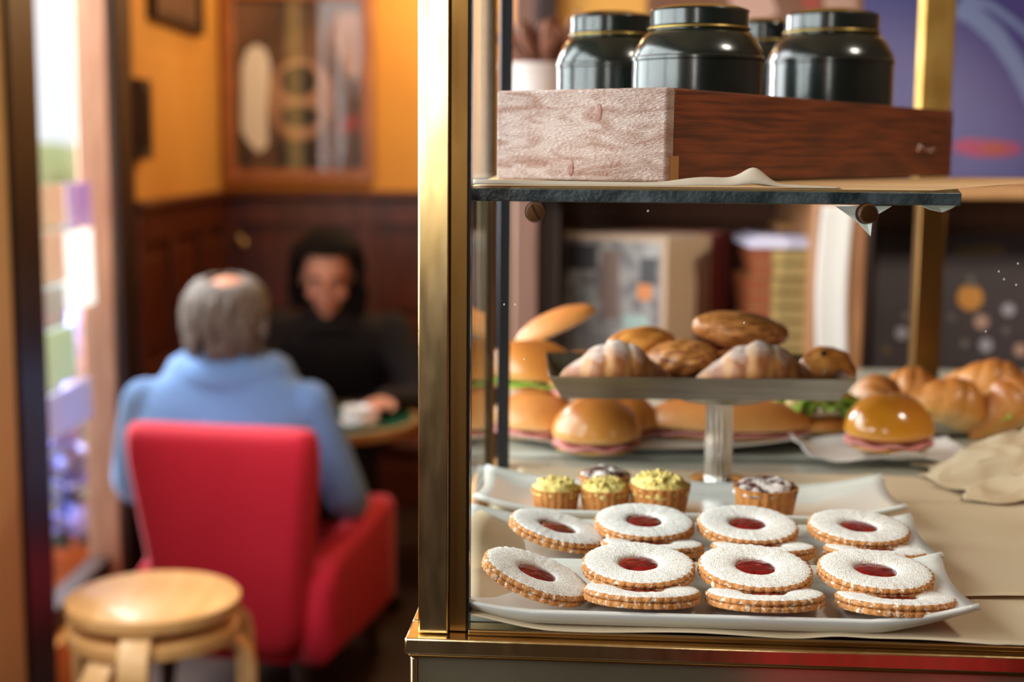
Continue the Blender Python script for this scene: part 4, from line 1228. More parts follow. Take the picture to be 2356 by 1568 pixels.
e2 = pbox(1991, 2012, 480, 900, YK, 0.05); ub('inner_upright', (e2[0], e2[1], YK + 0.02, YK + 0.40, zbt, zsh - 0.001), 'dark_wood')
# white sheet hanging on the upright
a_, b_ = PY(1892, 470, YK - 0.036), PY(1950, 835, YK - 0.036)
bm = BM(); grid(bm, 6, 20, lambda u, v: Vector((a_.x + (b_.x - a_.x) * u - 0.008 * math.sin(v * 3), YK - 0.036 - 0.006 * math.sin(v * 2.5) - 0.012 * (u - 0.5) ** 2, a_.z + (b_.z - a_.z) * v)))
o = obj('hanging_sheet', bm, 'white_paper', smooth=True, solid=0.0006, loc=(a_.x, YK - 0.036, b_.z)); tag(o, 'long narrow white sheet of paper hanging on the tan wooden upright', 'paper')

# books standing with the page edges towards the room
def book(label, W, T, H, cover, pages, mtx, group, name='book', top='page_top'):
    """stands on its tail; T along x, W along y; spine at the far side (+y), so the fore edge faces -y"""
    t = thing(name, label, 'book', (0, 0, 0), group=group)
    t.matrix_basis = mtx
    bm = BM(); box(bm, 0.0015, T - 0.0015, 0.003, W - 0.002, 0.003, H - 0.003); obj('page_block', bm, pages, t, world=False)
    bm = BM(); box(bm, 0, 0.0014, 0, W, 0, H); c0 = obj('front_cover', bm, cover, t, world=False)
    bm = BM(); box(bm, T - 0.0014, T, 0, W, 0, H); obj('rear_cover', bm, cover, t, world=False)
    bm = BM(); box(bm, 0.0015, T - 0.0015, W - 0.0018, W, 0, H); obj('spine', bm, cover, t, world=False)
    return t
kk = PY(1527, 900, YK + 0.02); ztop = PY(1527, 545, YK + 0.02).z
Hb = ztop - zbt
th = R(38)
# the row runs to the right and away; covers look towards the street side
dirT = Vector((math.cos(R(56)), math.sin(R(56)), 0))
dirW = Vector((-dirT.y, dirT.x, 0))
def bm_at(s, w=0, z=zbt + 0.0005):
    o = Vector((kk.x, kk.y, 0)) + dirT * s + dirW * w
    return Matrix(((dirT.x, dirW.x, 0, o.x), (dirT.y, dirW.y, 0, o.y), (0, 0, 1, z), (0, 0, 0, 1)))
s = 0.0
Wc = 0.225
names = ['first', 'second', 'third', 'fourth', 'fifth', 'sixth', 'seventh', 'eighth']
for i in range(8):
    red = i >= 5
    T_ = 0.036 if not red else 0.029
    lab = 'large cookbook with a dark photographic cover facing the counter' if i == 0 else ('tall %s book, %s in the upright row behind the dark cookbook' % ('red-edged' if red else 'beige', names[i]))
    bk = book(lab, Wc - (0.004 * i if red else 0.002 * i), T_, Hb - (0.002 * (i % 3)), 'red_cover' if red else 'beige_cover', 'red_cover' if red else 'page_edge', bm_at(s), 'upright books on the bar')
    if i == 0:
        def cv(y0, y1, z0, z1, mt, k=0.0004):
            bm = BM(); box(bm, -k - 0.0004, -0.00005, y0, y1, z0, z1); obj('printed_shape', bm, mt, bk, world=False)
        cv(0.012, Wc, 0.02, Hb - 0.012, 'print_cover')
        cv(0.035, 0.09, 0.06, 0.14, 'print_teal', 0.0008); cv(0.15, 0.20, 0.10, 0.19, 'print_grey', 0.0008)
        cv(0.05, 0.17, 0.055, 0.10, 'print_grey', 0.0011); cv(0.03, 0.06, 0.17, 0.20, 'print_orange', 0.0008); cv(0.02, 0.055, 0.20, 0.25, 'print_black', 0.0008)
        cv(0.10, 0.14, 0.13, 0.26, 'print_dark', 0.0009); cv(0.15, 0.22, 0.22, 0.27, 'print_black', 0.0007)
    s += T_ + 0.001
# pile of olive paperbacks lying flat
pa, pb = PY(1722, 860, YK + 0.02), PY(1872, 860, YK + 0.02)
zt = PY(1790, 572, YK + 0.02).z
nb = 10
hb = (zt - zbt) / nb
for i in range(nb):
    t = thing('paperback', 'olive paperback in the flat pile on the bar, %s' % ('lowest of the pile' if i == 0 else 'topmost, under the pale lid' if i == nb - 1 else ('', 'second from below', 'third from below', 'fourth from below', 'fifth from below', 'fifth from the top', 'fourth from the top', 'third from the top', 'second from the top')[i]), 'book', (pa.x, pa.y, zbt + 0.0003 + i * hb), (0, 0, R(rnd.uniform(-3, 3))), 'olive paperbacks piled on the bar')
    W_, D_ = pb.x - pa.x, 0.19
    j = rnd.uniform(-0.004, 0.004)
    bm = BM(); box(bm, j + 0.035, j + W_ - 0.002, 0.003, D_ - 0.003, 0.0014, hb - 0.0018); obj('page_block', bm, 'olive_pages', t, world=False)
    for (nm, z0, z1) in (('rear_cover', 0, 0.0013), ('front_cover', hb - 0.0017, hb - 0.0004)):
        bm = BM(); box(bm, j + 0.001, j + W_, 0, D_, z0, z1); obj(nm, bm, 'olive_cover', t, world=False)
    bm = BM(); box(bm, j, j + 0.034, 0.0, D_, 0.0014, hb - 0.0018); obj('spine', bm, 'rust_cover', t, world=False)
bm = BM(); box(bm, pa.x - 0.005, pb.x + 0.004, pa.y - 0.006, pa.y + 0.20, zt + 0.0006, zt + 0.018); box(bm, pa.x + 0.01, pb.x - 0.01, pa.y + 0.01, pa.y + 0.18, zt + 0.0181, zt + 0.024)
o = obj('pale_box', bm, 'lilac_paper', bevel=0.002, loc=(pa.x, pa.y, zt)); tag(o, 'shallow pale cardboard box lying on the pile of olive paperbacks', 'box')
bm = BM(); a2 = pbox(1790, 1862, 512, 545, YK + 0.15, 0.1); box(bm, a2[0], a2[1], a2[2], a2[3], zt + 0.0245, a2[5]); 
o = obj('tan_box', bm, 'oak_shelf', bevel=0.003, loc=(a2[0], a2[2], zt)); tag(o, 'small tan wooden box on the pale box over the paperbacks', 'box')

# white pot with a dried plant on the shelf board, behind the crate
pp = PY(1238, 215, YK + 0.12)
ztp = PY(1238, 148, YK + 0.12).z
t = thing('flower_pot', 'white pot of dried brown leaves on the bar shelf behind the crate', 'plant', (pp.x - 0.01, YK + 0.12, zsh1 + 0.0005))
hp = ztp - zsh1
bm = BM(); lathe(bm, [(0, 0), (0.040, 0), (0.058, hp - 0.012), (0.062, hp - 0.012), (0.063, hp), (0.058, hp), (0.054, hp - 0.02), (0, hp - 0.025)], 40); obj('pot', bm, 'pot_white', t, world=False, smooth=True, angle=40)
bm = BM(); g = random.Random(4)
for i in range(60):
    a = g.random() * 2 * PI; r = g.random() * 0.05; tl = g.uniform(0.1, 0.9)
    q_ = Matrix.Rotation(a, 3, 'Z') @ Matrix.Rotation(tl, 3, 'Y')
    d = q_ @ Vector((0, 0, 1))
    ball(bm, Vector((r * math.cos(a) + 0.02, r * math.sin(a), hp - 0.01)) + d * g.uniform(0.02, 0.085), (0.004, 0.014, g.uniform(0.02, 0.045)), q_, 7, 5)
obj('dried_leaves', bm, 'dry_leaf', t, world=False, smooth=True)

# posters behind the bar
def poster(name, label, px0, px1, py0, py1, y, mt):
    e = pbox(px0, px1, py0, py1, y, 0.006)
    t = thing(name, label, 'poster', ((e[0] + e[1]) / 2, y + 0.006, e[4]))
    bm = BM(); box(bm, *e); obj('sheet', bm, mt, t)
    return t
def printed(t, poly, y, mt, k=0.0015, nm='printed_shape'):
    bm = BM()
    fr = [PY(px, py, y - k) for px, py in poly]
    loft(bm, [[p + Vector((0, k * 0.8, 0)) for p in fr], fr]); obj(nm, bm, mt, t)
def el(cx, cy, rx, ry, n=20): return [(cx + rx * math.cos(2 * PI * i / n), cy + ry * math.sin(2 * PI * i / n)) for i in range(n)]
yq = YP - 0.012
t = poster('blue_poster', 'large blue and purple poster with a pale curve above the bar shelf', 1986, 2700, -420, 412, yq, 'poster_blue')
crv = [(2196, 20), (2240, 40), (2290, 85), (2335, 150), (2380, 240), (2440, 380)]
up = [(x + 16, y - 22) for x, y in crv]; dn = [(x - 10, y + 16) for x, y in crv]
for i in range(len(crv) - 1): printed(t, [up[i], up[i + 1], dn[i + 1], dn[i]], yq, 'poster_curve')
crv = [(2215, -10), (2280, 10), (2330, 45), (2380, 90)]
for i in range(len(crv) - 1): printed(t, [(crv[i][0], crv[i][1] - 8), (crv[i + 1][0], crv[i + 1][1] - 8), (crv[i + 1][0], crv[i + 1][1] + 14), (crv[i][0], crv[i][1] + 14)], yq, 'poster_curve', 0.0016)
printed(t, [(2194, 328), (2222, 318), (2290, 322), (2345, 330), (2350, 352), (2300, 362), (2240, 360), (2196, 348)], yq, 'poster_pink')
printed(t, el(2288, 342, 34, 13), yq, 'print_red', 0.002)
yc = YK + 0.366
t = poster('dark_poster', 'dark poster printed with pale dots and an amber bulb under the shelf', 2010, 2560, 540, 905, yc, 'chalkboard')
for (cx, cy, r, mt) in ((2075, 766, 15, 'dot_print'), (2232, 684, 30, 'amber_print'), (2320, 712, 15, 'dot_print'), (2258, 740, 17, 'dot_pink'), (2268, 794, 16, 'dot_print'), (2348, 805, 15, 'dot_pink'), (2220, 790, 9, 'print_grey'), (2188, 730, 10, 'print_grey'), (2315, 760, 8, 'print_grey'), (2085, 726, 8, 'print_grey'), (2040, 805, 10, 'olive_print')):
    printed(t, el(cx, cy, r, r), yc, mt, nm='printed_dot')
printed(t, [(2222, 662), (2226, 634), (2240, 634), (2244, 662)], yc, 'print_grey')
printed(t, [(2196, 566), (2310, 562), (2310, 586), (2196, 588)], yc, 'olive_print')
# brown and pink picture above the tins
t = poster('brown_poster', 'brown and pinkish poster on the yellow bar wall above the tea tins', 1492, 1975, -380, 118, yq, 'walnut')
printed(t, [(1660, -60), (1760, -60), (1790, 30), (1740, 60), (1690, 40)], yq, 'dot_pink')
printed(t, [(1840, -40), (1880, -40), (1890, 30), (1850, 20)], yq, 'print_red')
printed(t, [(1890, -40), (1970, -40), (1970, 40), (1900, 30)], yq, 'print_tan')
e = pbox(1237, 1282, -300, 80, YP - 0.06, 0.05)
bm = BM(); box(bm, e[0], e[1], YP - 0.05, YP - 0.001, e[4], 2.9); struct('trim_7', bm, 'dark_wood', bevel=0.004)
bm = BM(); box(bm, xp, e[0] - 0.0005, YP - 0.03, YP - 0.001, zsh1, 2.9); struct('trim_8', bm, 'walnut_pink', bevel=0.004)

# ================================================================ STACKED STOOLS
def make_stool():
    t = thing('stool', '', 'stool', group='birch stools stacked by the window')
    r = 0.168
    bm = BM(); lathe(bm, [(0, 0.412), (r - 0.004, 0.412), (r, 0.416), (r, 0.436), (r - 0.005, 0.440), (0, 0.440)], 64); obj('seat', bm, 'birch', t, world=False, smooth=True, angle=40)
    for k in range(3):
        a = 2 * PI * k / 3
        c, s_ = math.cos(a), math.sin(a)
        bm = BM()
        prof = [(r - 0.125, 0.4005), (r - 0.04, 0.4005), (r - 0.008, 0.394), (r + 0.012, 0.372), (r + 0.019, 0.340), (r + 0.021, 0.2), (r + 0.022, 0.0)]
        rings = []
        for i, (q_, z) in enumerate(prof):
            q2, z2 = prof[min(i + 1, 6)]; q0, z0 = prof[max(i - 1, 0)]
            tx, tz = q2 - q0, z2 - z0; l = math.hypot(tx, tz); nx, nz_ = -tz / l, tx / l
            hw = 0.029; th_ = 0.0105
            rings.append([Vector((c * (q_ + nx * d) - s_ * w, s_ * (q_ + nx * d) + c * w, z + nz_ * d)) for (w, d) in ((-hw, -th_), (hw, -th_), (hw, th_), (-hw, th_))])
        loft(bm, rings); obj('leg', bm, 'birch_edge', t, world=False, bevel=0.004)
    return t
sc_ = PZ(352, 1368, 0.492)
stA = make_stool()
stA.location = (sc_.x, sc_.y, 0.0); stA.rotation_euler = (0, 0, R(-113)); stA['label'] = 'lower of the two stacked birch stools, its seat under the other'
copy_thing(stA, 'upper of the two stacked round birch stools, its seat on top', (sc_.x + 0.001, sc_.y, 0.0525), (0, 0, R(-88)))

# ================================================================ RED ARMCHAIR
ach = thing('armchair', 'red fabric armchair with a high back that the grey-haired person sits in', 'armchair', (-0.622, 3.51, 0), (0, 0, R(-11)))
def rrect(hw, hd, rc, cx, cy, z, n=5, bow=0.0):
    pts = []
    for (sx, sy, a0) in ((1, 1, 0), (-1, 1, 90), (-1, -1, 180), (1, -1, 270)):
        for k in range(n + 1):
            a = R(a0 + 90 * k / n)
            x = sx * (hw - rc) + rc * math.cos(a); y = sy * (hd - rc) + rc * math.sin(a)
            pts.append(Vector((cx + x, cy + y - bow * (x / hw) ** 2, z)))
    return pts
def ztop_back(x, hw): return 0.016 * (abs(x) / hw) ** 2 * 2
bm = BM()
rings = []
for (z, hw, hd, y, rc) in ((0.15, 0.192, 0.045, -0.255, 0.03), (0.25, 0.186, 0.05, -0.262, 0.035), (0.36, 0.198, 0.052, -0.272, 0.04), (0.48, 0.214, 0.052, -0.287, 0.04), (0.60, 0.230, 0.050, -0.305, 0.04), (0.655, 0.236, 0.046, -0.314, 0.04), (0.690, 0.234, 0.040, -0.318, 0.036), (0.706, 0.224, 0.028, -0.320, 0.026), (0.712, 0.205, 0.012, -0.321, 0.011)):
    ring = rrect(hw, hd, rc, 0, y, z)
    for p in ring:
        p.z += (0.030 * (abs(p.x) / hw) ** 2.2 - 0.012) * max(0, (z - 0.5) / 0.21)
        p.y -= -0.05 * (abs(p.x) / hw) ** 2
    rings.append(ring)
loft(bm, rings); obj('backrest', bm, 'red_fabric', ach, world=False, smooth=True, sub=1)
for sx in (-1, 1):
    bm = BM(); rings = []
    for (y, hw, z0, z1) in ((-0.235, 0.040, 0.15, 0.36), (-0.12, 0.042, 0.15, 0.395), (0.05, 0.044, 0.15, 0.425), (0.22, 0.045, 0.15, 0.445), (0.285, 0.045, 0.15, 0.445), (0.30, 0.03, 0.17, 0.42)):
        rings.append([Vector((sx * 0.205 + (0.012 * sx if y > 0 else 0) + v.x, y, (z0 + z1) / 2 + v.y)) for v in rrect(hw, (z1 - z0) / 2, 0.03, 0, 0, 0)])
    loft(bm, rings); obj('armrest', bm, 'red_fabric', ach, world=False, smooth=True)
bm = BM(); loft(bm, [rrect(0.165, 0.255, 0.04, 0, 0.02, z) for z in (0.15, 0.16, 0.27)]); obj('seat_base', bm, 'red_fabric', ach, world=False, smooth=True, angle=50)
bm = BM(); loft(bm, [rrect(0.162 - k, 0.245 - k, 0.05, 0, 0.045, z) for (z, k) in ((0.272, 0.012), (0.285, 0), (0.345, 0), (0.362, 0.02))]); obj('seat_cushion', bm, 'red_fabric', ach, world=False, smooth=True)
for (x, y) in ((-0.17, -0.21), (0.17, -0.21), (-0.20, 0.25), (0.20, 0.25)):
    bm = BM(); tube(bm, [(x, y, 0.15), (x * 1.04, y * 1.04, 0)], [0.022, 0.014], 12); obj('leg', bm, 'dark_wood', ach, world=False, smooth=True, angle=40)

copy_thing(ach, 'second red armchair, seen only as a reflection in the mirrored base panel', (0.62, -0.75, 0), (0, 0, R(148)))

# ================================================================ CAFE TABLE, CUP, BENCH
TZ = 0.60
tx, ty_ = -0.53, 4.02
tb = thing('cafe_table', 'small round cafe table with a green top between the two people', 'table', (tx, ty_, 0))
bm = BM(); lathe(bm, [(0, TZ - 0.02), (0.252, TZ - 0.02), (0.252, TZ), (0, TZ)], 64); obj('table_top', bm, 'green_table', tb, world=False, smooth=True, angle=40)
bm = BM(); lathe(bm, [(0.2525, TZ - 0.026), (0.268, TZ - 0.026), (0.271, TZ - 0.012), (0.268, TZ + 0.001), (0.2525, TZ + 0.001)], 64, close=True); obj('edge_band', bm, 'oak_shelf', tb, world=False, smooth=True, angle=40)
bm = BM(); lathe(bm, [(0, 0.03), (0.035, 0.03), (0.026, 0.10), (0.026, TZ - 0.06), (0.06, TZ - 0.0205), (0, TZ - 0.0205)], 24); obj('pedestal', bm, 'black_metal', tb, world=False, smooth=True, angle=40)
for k in range(3):
    a = 2 * PI * k / 3 + 0.5; bm = BM(); tube(bm, [(0, 0, 0.06), (0.12 * math.cos(a), 0.12 * math.sin(a), 0.04), (0.23 * math.cos(a), 0.23 * math.sin(a), 0.013)], [0.022, 0.018, 0.013], 10); obj('foot', bm, 'black_metal', tb, world=False, smooth=True)
cp = PZ(820, 978, TZ)
bm = BM(); lathe(bm, [(0, 0), (0.028, 0), (0.058, 0.008), (0.0605, 0.011), (0.056, 0.0095), (0.028, 0.003), (0, 0.003)], 40)
o = obj('saucer', bm, 'china', smooth=True); o.location = (cp.x, cp.y, TZ + 0.0015); tag(o, 'white saucer under the white cup on the green table', 'saucer')
t = thing('coffee_cup', 'white coffee cup on a saucer before the dark-haired person', 'cup', (cp.x, cp.y, TZ + 0.005))
bm = BM(); lathe(bm, [(0, 0), (0.022, 0), (0.034, 0.015), (0.041, 0.045), (0.0415, 0.047), (0.039, 0.045), (0.032, 0.016), (0.02, 0.004), (0, 0.004)], 36); obj('cup_body', bm, 'china', t, world=False, smooth=True)
bm = BM(); tube(bm, [(0.038, 0, 0.038), (0.056, 0, 0.036), (0.058, 0, 0.022), (0.034, 0, 0.016)], 0.004, 8); obj('handle', bm, 'china', t, world=False, smooth=True)
bn = thing('bench', 'dark wooden bench along the back that the dark-haired person sits on', 'bench', (-0.30, 4.62, 0))
bm = BM(); box(bm, -0.70, 0.75, -0.20, 0.20, 0.405, 0.44); obj('seat', bm, 'wainscot_wood', bn, world=False, bevel=0.008)
for x in (-0.62, 0.67):
    for y in (-0.15, 0.15):
        bm = BM(); box(bm, x - 0.025, x + 0.025, y - 0.025, y + 0.025, 0, 0.4045); obj('leg', bm, 'wainscot_wood', bn, world=False, bevel=0.004)

# ================================================================ PEOPLE
def skin_mods(o, vox, it=6):
    md = o.modifiers.new('r', 'REMESH'); md.mode = 'VOXEL'; md.voxel_size = vox; md.use_smooth_shade = True
    md = o.modifiers.new('m', 'SMOOTH'); md.factor = 0.5; md.iterations = it
def ellring(c, hw, hd, tiltx=0.0, n=24, p=2.4):
    out = []
    for j in range(n):
        a = 2 * PI * j / n
        x = math.copysign(abs(math.cos(a)) ** (2 / p), math.cos(a)) * hw
        y = math.copysign(abs(math.sin(a)) ** (2 / p), math.sin(a)) * hd
        out.append(Vector((c[0] + x, c[1] + y * math.cos(tiltx), c[2] + y * math.sin(tiltx))))
    return out
def limb(bm, pts, rad):
    # a smooth tapering chain through the joints
    P = [Vector(p) for p in pts]; out = []; rr = []
    for i in range(len(P) - 1):
        p0 = P[max(i - 1, 0)]; p1 = P[i]; p2 = P[i + 1]; p3 = P[min(i + 2, len(P) - 1)]
        for k in range(6):
            t = k / 6
            q = 0.5 * ((2 * p1) + (p2 - p0) * t * 0.6 + (3 * (p2 - p1) * 2 - (p2 - p0) * 0.6 * 2 - (p3 - p1) * 0.6) * t * t + ((p2 - p0) * 0.6 + (p3 - p1) * 0.6 - 4 * (p2 - p1)) * t ** 3)
            out.append(q); rr.append(rad[i] * (1 - t) + rad[i + 1] * t)
    out.append(P[-1]); rr.append(rad[-1])
    tube(bm, out, rr, 14)
    ball(bm, P[0], rad[0], None, 14, 10); ball(bm, P[-1], rad[-1], None, 14, 10)
def hand(bm, wrist, d, side, curl=0.6, up=Vector((0, 0, 1))):
    """palm, four unequal bent fingers and a thumb from the side of the palm"""
    d = Vector(d).normalized(); s = d.cross(up).normalized() * side; u = s.cross(d).normalized() * side
    if u.z < 0: u = -u
    w = Vector(wrist)
    q = Matrix((d, s, u)).transposed()
    ball(bm, w + d * 0.045, (0.048, 0.039, 0.016), q, 16, 10)
    for k, (off, L) in enumerate(((-0.028, 0.068), (-0.010, 0.078), (0.009, 0.072), (0.027, 0.056))):
        b = w + d * 0.078 + s * off
        p1 = b + d * L * 0.42 + s * off * 0.1
        p2 = p1 + (d * math.cos(curl) - u * math.sin(curl)) * L * 0.32
        p3 = p2 + (d * math.cos(curl * 1.8) - u * math.sin(curl * 1.8)) * L * 0.26
        tube(bm, [b - d * 0.03, b, p1, p2, p3], [0.009, 0.0095, 0.0085, 0.008, 0.0065], 10)
        ball(bm, p3, 0.0066, None, 8, 6)
    t0 = w + d * 0.025 - s * 0.030
    t1 = t0 + (d * 0.75 - s * 0.66).normalized() * 0.036; t2 = t1 + (d * 0.95 - s * 0.2 - u * 0.2).normalized() * 0.030
    tube(bm, [w + d * 0.02 - s * 0.015, t0, t1, t2], [0.013, 0.012, 0.0105, 0.0075], 10); ball(bm, t2, 0.0076, None, 8, 6)
def head_shapes(bm, HM, fem=False):
    """skull, jaw, nose, brow, cheeks, lips and ears; HM places the head (origin at its middle, +y = face)"""
    k = 0.95 if fem else 1.0
    def B(c, r, rot=None):
        q = HM.to_3x3() @ (rot if rot else Matrix.Identity(3))
        ball(bm, HM @ Vector(c), [x * k for x in r], q, 22, 14)
    B((0, -0.012, 0.022), (0.076, 0.095, 0.090))
    B((0, 0.022, -0.022), (0.064, 0.072, 0.078))
    B((0, 0.048, -0.068), (0.042, 0.040, 0.036))
    B((0, 0.066, -0.094), (0.020, 0.018, 0.016))
    B((0, 0.070, 0.022), (0.056, 0.022, 0.014)); B((-0.040, 0.058, -0.030), (0.024, 0.024, 0.022)); B((0.040, 0.058, -0.030), (0.024, 0.024, 0.022))
    B((0, 0.092, -0.008), (0.010, 0.014, 0.026), Matrix.Rotation(R(-18), 3, 'X')); B((0, 0.103, -0.028), (0.014, 0.014, 0.010))
    B((0, 0.086, -0.058), (0.023, 0.010, 0.006)); B((0, 0.084, -0.069), (0.020, 0.010, 0.007))
    for s in (-1, 1): B((s * 0.077, -0.012, -0.012), (0.010, 0.020, 0.032), Matrix.Rotation(R(14), 3, 'X'))
def person(label, loc, rz, spec):
    bm = BM()
    tor, arms, legs = spec['torso'], spec['arms'], spec['legs']
    HM = Matrix.Translation(spec['head']) @ Euler(spec['hrot']).to_matrix().to_4x4()
    k = 0.86
    loft(bm, [ellring(c, hw * k, hd * k, tl) for (c, hw, hd, tl) in tor])
    nb_ = Vector(spec['neck']); hd_ = Vector(spec['head'])
    tube(bm, [nb_ - Vector((0, 0, 0.04)), nb_, nb_.lerp(hd_, 0.55) + Vector((0, -0.01, 0)), hd_ + Vector((0, -0.01, -0.02))], [0.068, 0.056, 0.053, 0.05], 16)
    head_shapes(bm, HM, spec['fem'])
    for j, A in enumerate(arms):
        limb(bm, A, [0.044, 0.040, 0.036, 0.025][:len(A)] if len(A) == 4 else [0.044, 0.036, 0.025])
        hand(bm, A[-1], Vector(spec['hand_dir'][j]), (-1, 1)[j] * -1, spec.get('curl', 0.6))
    for L_ in legs:
        limb(bm, L_[:3], [0.078, 0.052, 0.036]); tube(bm, [L_[2], Vector(L_[2]) + Vector((0, 0.03, -0.03)), L_[3]], [0.036, 0.034, 0.024], 12); ball(bm, L_[3], 0.026, None, 12, 8)
    o = obj('person', bm, spec['skin'])
    o.location = loc; o.rotation_euler = (0, 0, rz)
    skin_mods(o, 0.0058, 3)
    tag(o, label, 'person', None)
    # top
    bm = BM()
    loft(bm, [ellring(c, hw, hd, tl) for (c, hw, hd, tl) in tor[spec['top_from']:]])
    nk = nb_.lerp(hd_, 0.12)
    for A in arms:
        B_ = [Vector(a) for a in A]; B_[-1] = B_[-2].lerp(B_[-1], 0.95)
        limb(bm, B_, [0.064, 0.054, 0.046, 0.036] if len(A) == 4 else [0.066, 0.052, 0.037])
    c2 = nb_.lerp(hd_, spec['collar'])
    tube(bm, [nb_ - Vector((0, 0, 0.05)), nb_ - Vector((0, 0, 0.005)), nk, c2], [0.095, 0.080, 0.072, spec['collar_r']], 20)
    s_ = obj(spec['top_name'], bm, spec['top'], o, world=False); skin_mods(s_, 0.011, 3)
    if spec.get('roll') and not spec['fem']:
        bm = BM(); n = 36; rings = []
        for (r_, dz) in ((0.150, -0.075), (0.166, -0.050), (0.164, -0.020), (0.142, 0.012), (0.116, 0.030), (0.098, 0.026), (0.088, 0.0), (0.084, -0.03)):
            rings.append([nb_ + Vector((r_ * 1.08 * math.cos(2 * PI * i / n), r_ * 0.74 * math.sin(2 * PI * i / n) + 0.012, 0.012 + dz + 0.010 * nz((math.cos(2 * PI * i / n) * 2, math.sin(2 * PI * i / n) * 2, dz * 20), 1, 2) + 0.012 * math.cos(2 * PI * i / n) ** 2 * (-1 if dz < 0 else 0.2))) for i in range(n)])
        loft(bm, rings, False); obj('rolled_collar', bm, spec['top'], o, world=False, smooth=True)
    elif spec.get('roll'):
        bm = BM(); n = 28
        c3 = nb_.lerp(hd_, spec['collar'] * 0.7)
        pts = [c3 + Vector((spec['roll'] * math.cos(2 * PI * i / n), spec['roll'] * math.sin(2 * PI * i / n) - 0.01, 0.012 * math.sin(2 * PI * i / n) + 0.003)) for i in range(n + 1)]
        tube(bm, pts, 0.021 if spec['fem'] else 0.030, 12); obj('rolled_collar', bm, spec['top'], o, world=False, smooth=True)
    # trousers and shoes
    bm = BM()
    loft(bm, [ellring(c, hw * 1.03, hd * 1.03, tl) for (c, hw, hd, tl) in tor[:spec['top_from'] + 1]])
    for L_ in legs: limb(bm, L_[:3], [0.092, 0.068, 0.054])
    s_ = obj('trousers', bm, 'navy_cloth', o, world=False); skin_mods(s_, 0.012, 3)
    for L_ in legs:
        a_, b_ = Vector(L_[2]), Vector(L_[3])
        bm = BM(); tube(bm, [a_ + Vector((0, -0.045, -0.05)), a_ + Vector((0, 0.01, -0.035)), a_.lerp(b_, 0.6) + Vector((0, 0, -0.004)), b_ + Vector((0, 0.01, 0)), b_ + Vector((0, 0.035, -0.004))], [0.028, 0.046, 0.043, 0.034, 0.014], 14)
        for v in bm.verts: v.co.z = max(v.co.z, 0.004)
        obj('shoe', bm, 'black_metal', o, world=False, smooth=True)
    # eyes
    for s in (-1, 1):
        bm = BM(); ball(bm, HM @ Vector((s * 0.030, 0.0725, 0.003)), 0.0090, None, 14, 10); e = obj('eye', bm, 'eye_white', o, world=False, smooth=True)
        bm = BM(); ball(bm, HM @ Vector((s * 0.030, 0.0780, 0.001)), 0.0060, None, 10, 8); obj('iris', bm, 'dark_hair', e, world=False, smooth=True)
        bm = BM(); tube(bm, [HM @ Vector((s * 0.014, 0.090, 0.024)), HM @ Vector((s * 0.032, 0.088, 0.029)), HM @ Vector((s * 0.050, 0.072, 0.022))], [0.004, 0.0045, 0.002], 8); obj('eyebrow', bm, spec['hair'], o, world=False, smooth=True)
    bm = BM(); tube(bm, [HM @ Vector((-0.023, 0.082, -0.062)), HM @ Vector((-0.008, 0.0895, -0.061)), HM @ Vector((0.008, 0.0895, -0.061)), HM @ Vector((0.023, 0.082, -0.062))], [0.003, 0.006, 0.006, 0.003], 8); obj('lips', bm, 'lip', o, world=False, smooth=True)
    return o, HM

man_loc = (-0.715, 3.49, -0.03)
mo, HM = person('grey-haired person in a blue sweater seated in the red armchair, back turned', man_loc, R(-2), dict(
    torso=[((0, -0.02, 0.37), 0.165, 0.115, 0), ((0, -0.03, 0.45), 0.172, 0.125, 0), ((0, -0.03, 0.54), 0.175, 0.125, 0), ((0, -0.01, 0.63), 0.200, 0.130, 0), ((0, 0.02, 0.71), 0.228, 0.128, 0), ((0, 0.035, 0.765), 0.226, 0.112, 0), ((0, 0.045, 0.808), 0.195, 0.098, 0), ((0, 0.05, 0.842), 0.145, 0.085, 0), ((0, 0.055, 0.868), 0.095, 0.075, 0)],
    top_from=1, neck=(0, 0.055, 0.835), head=(0.0, 0.09, 0.962), hrot=(R(-6), 0, R(-24)), fem=False, skin='skin',
    arms=[[(-0.205, 0.03, 0.755), (-0.265, 0.10, 0.53), (-0.16, 0.33, 0.665)], [(0.205, 0.03, 0.755), (0.30, 0.08, 0.50), (0.19, 0.33, 0.665)]],
    hand_dir=[(0.5, 0.85, -0.1), (-0.5, 0.85, -0.1)],
    legs=[[(-0.10, 0.03, 0.43), (-0.15, 0.42, 0.44), (-0.16, 0.44, 0.085), (-0.17, 0.58, 0.035)], [(0.10, 0.03, 0.43), (0.15, 0.42, 0.44), (0.16, 0.44, 0.085), (0.17, 0.58, 0.035)]],
    top='blue_knit', top_name='sweater', collar=0.35, collar_r=0.082, roll=0.118, hair='grey_hair'))
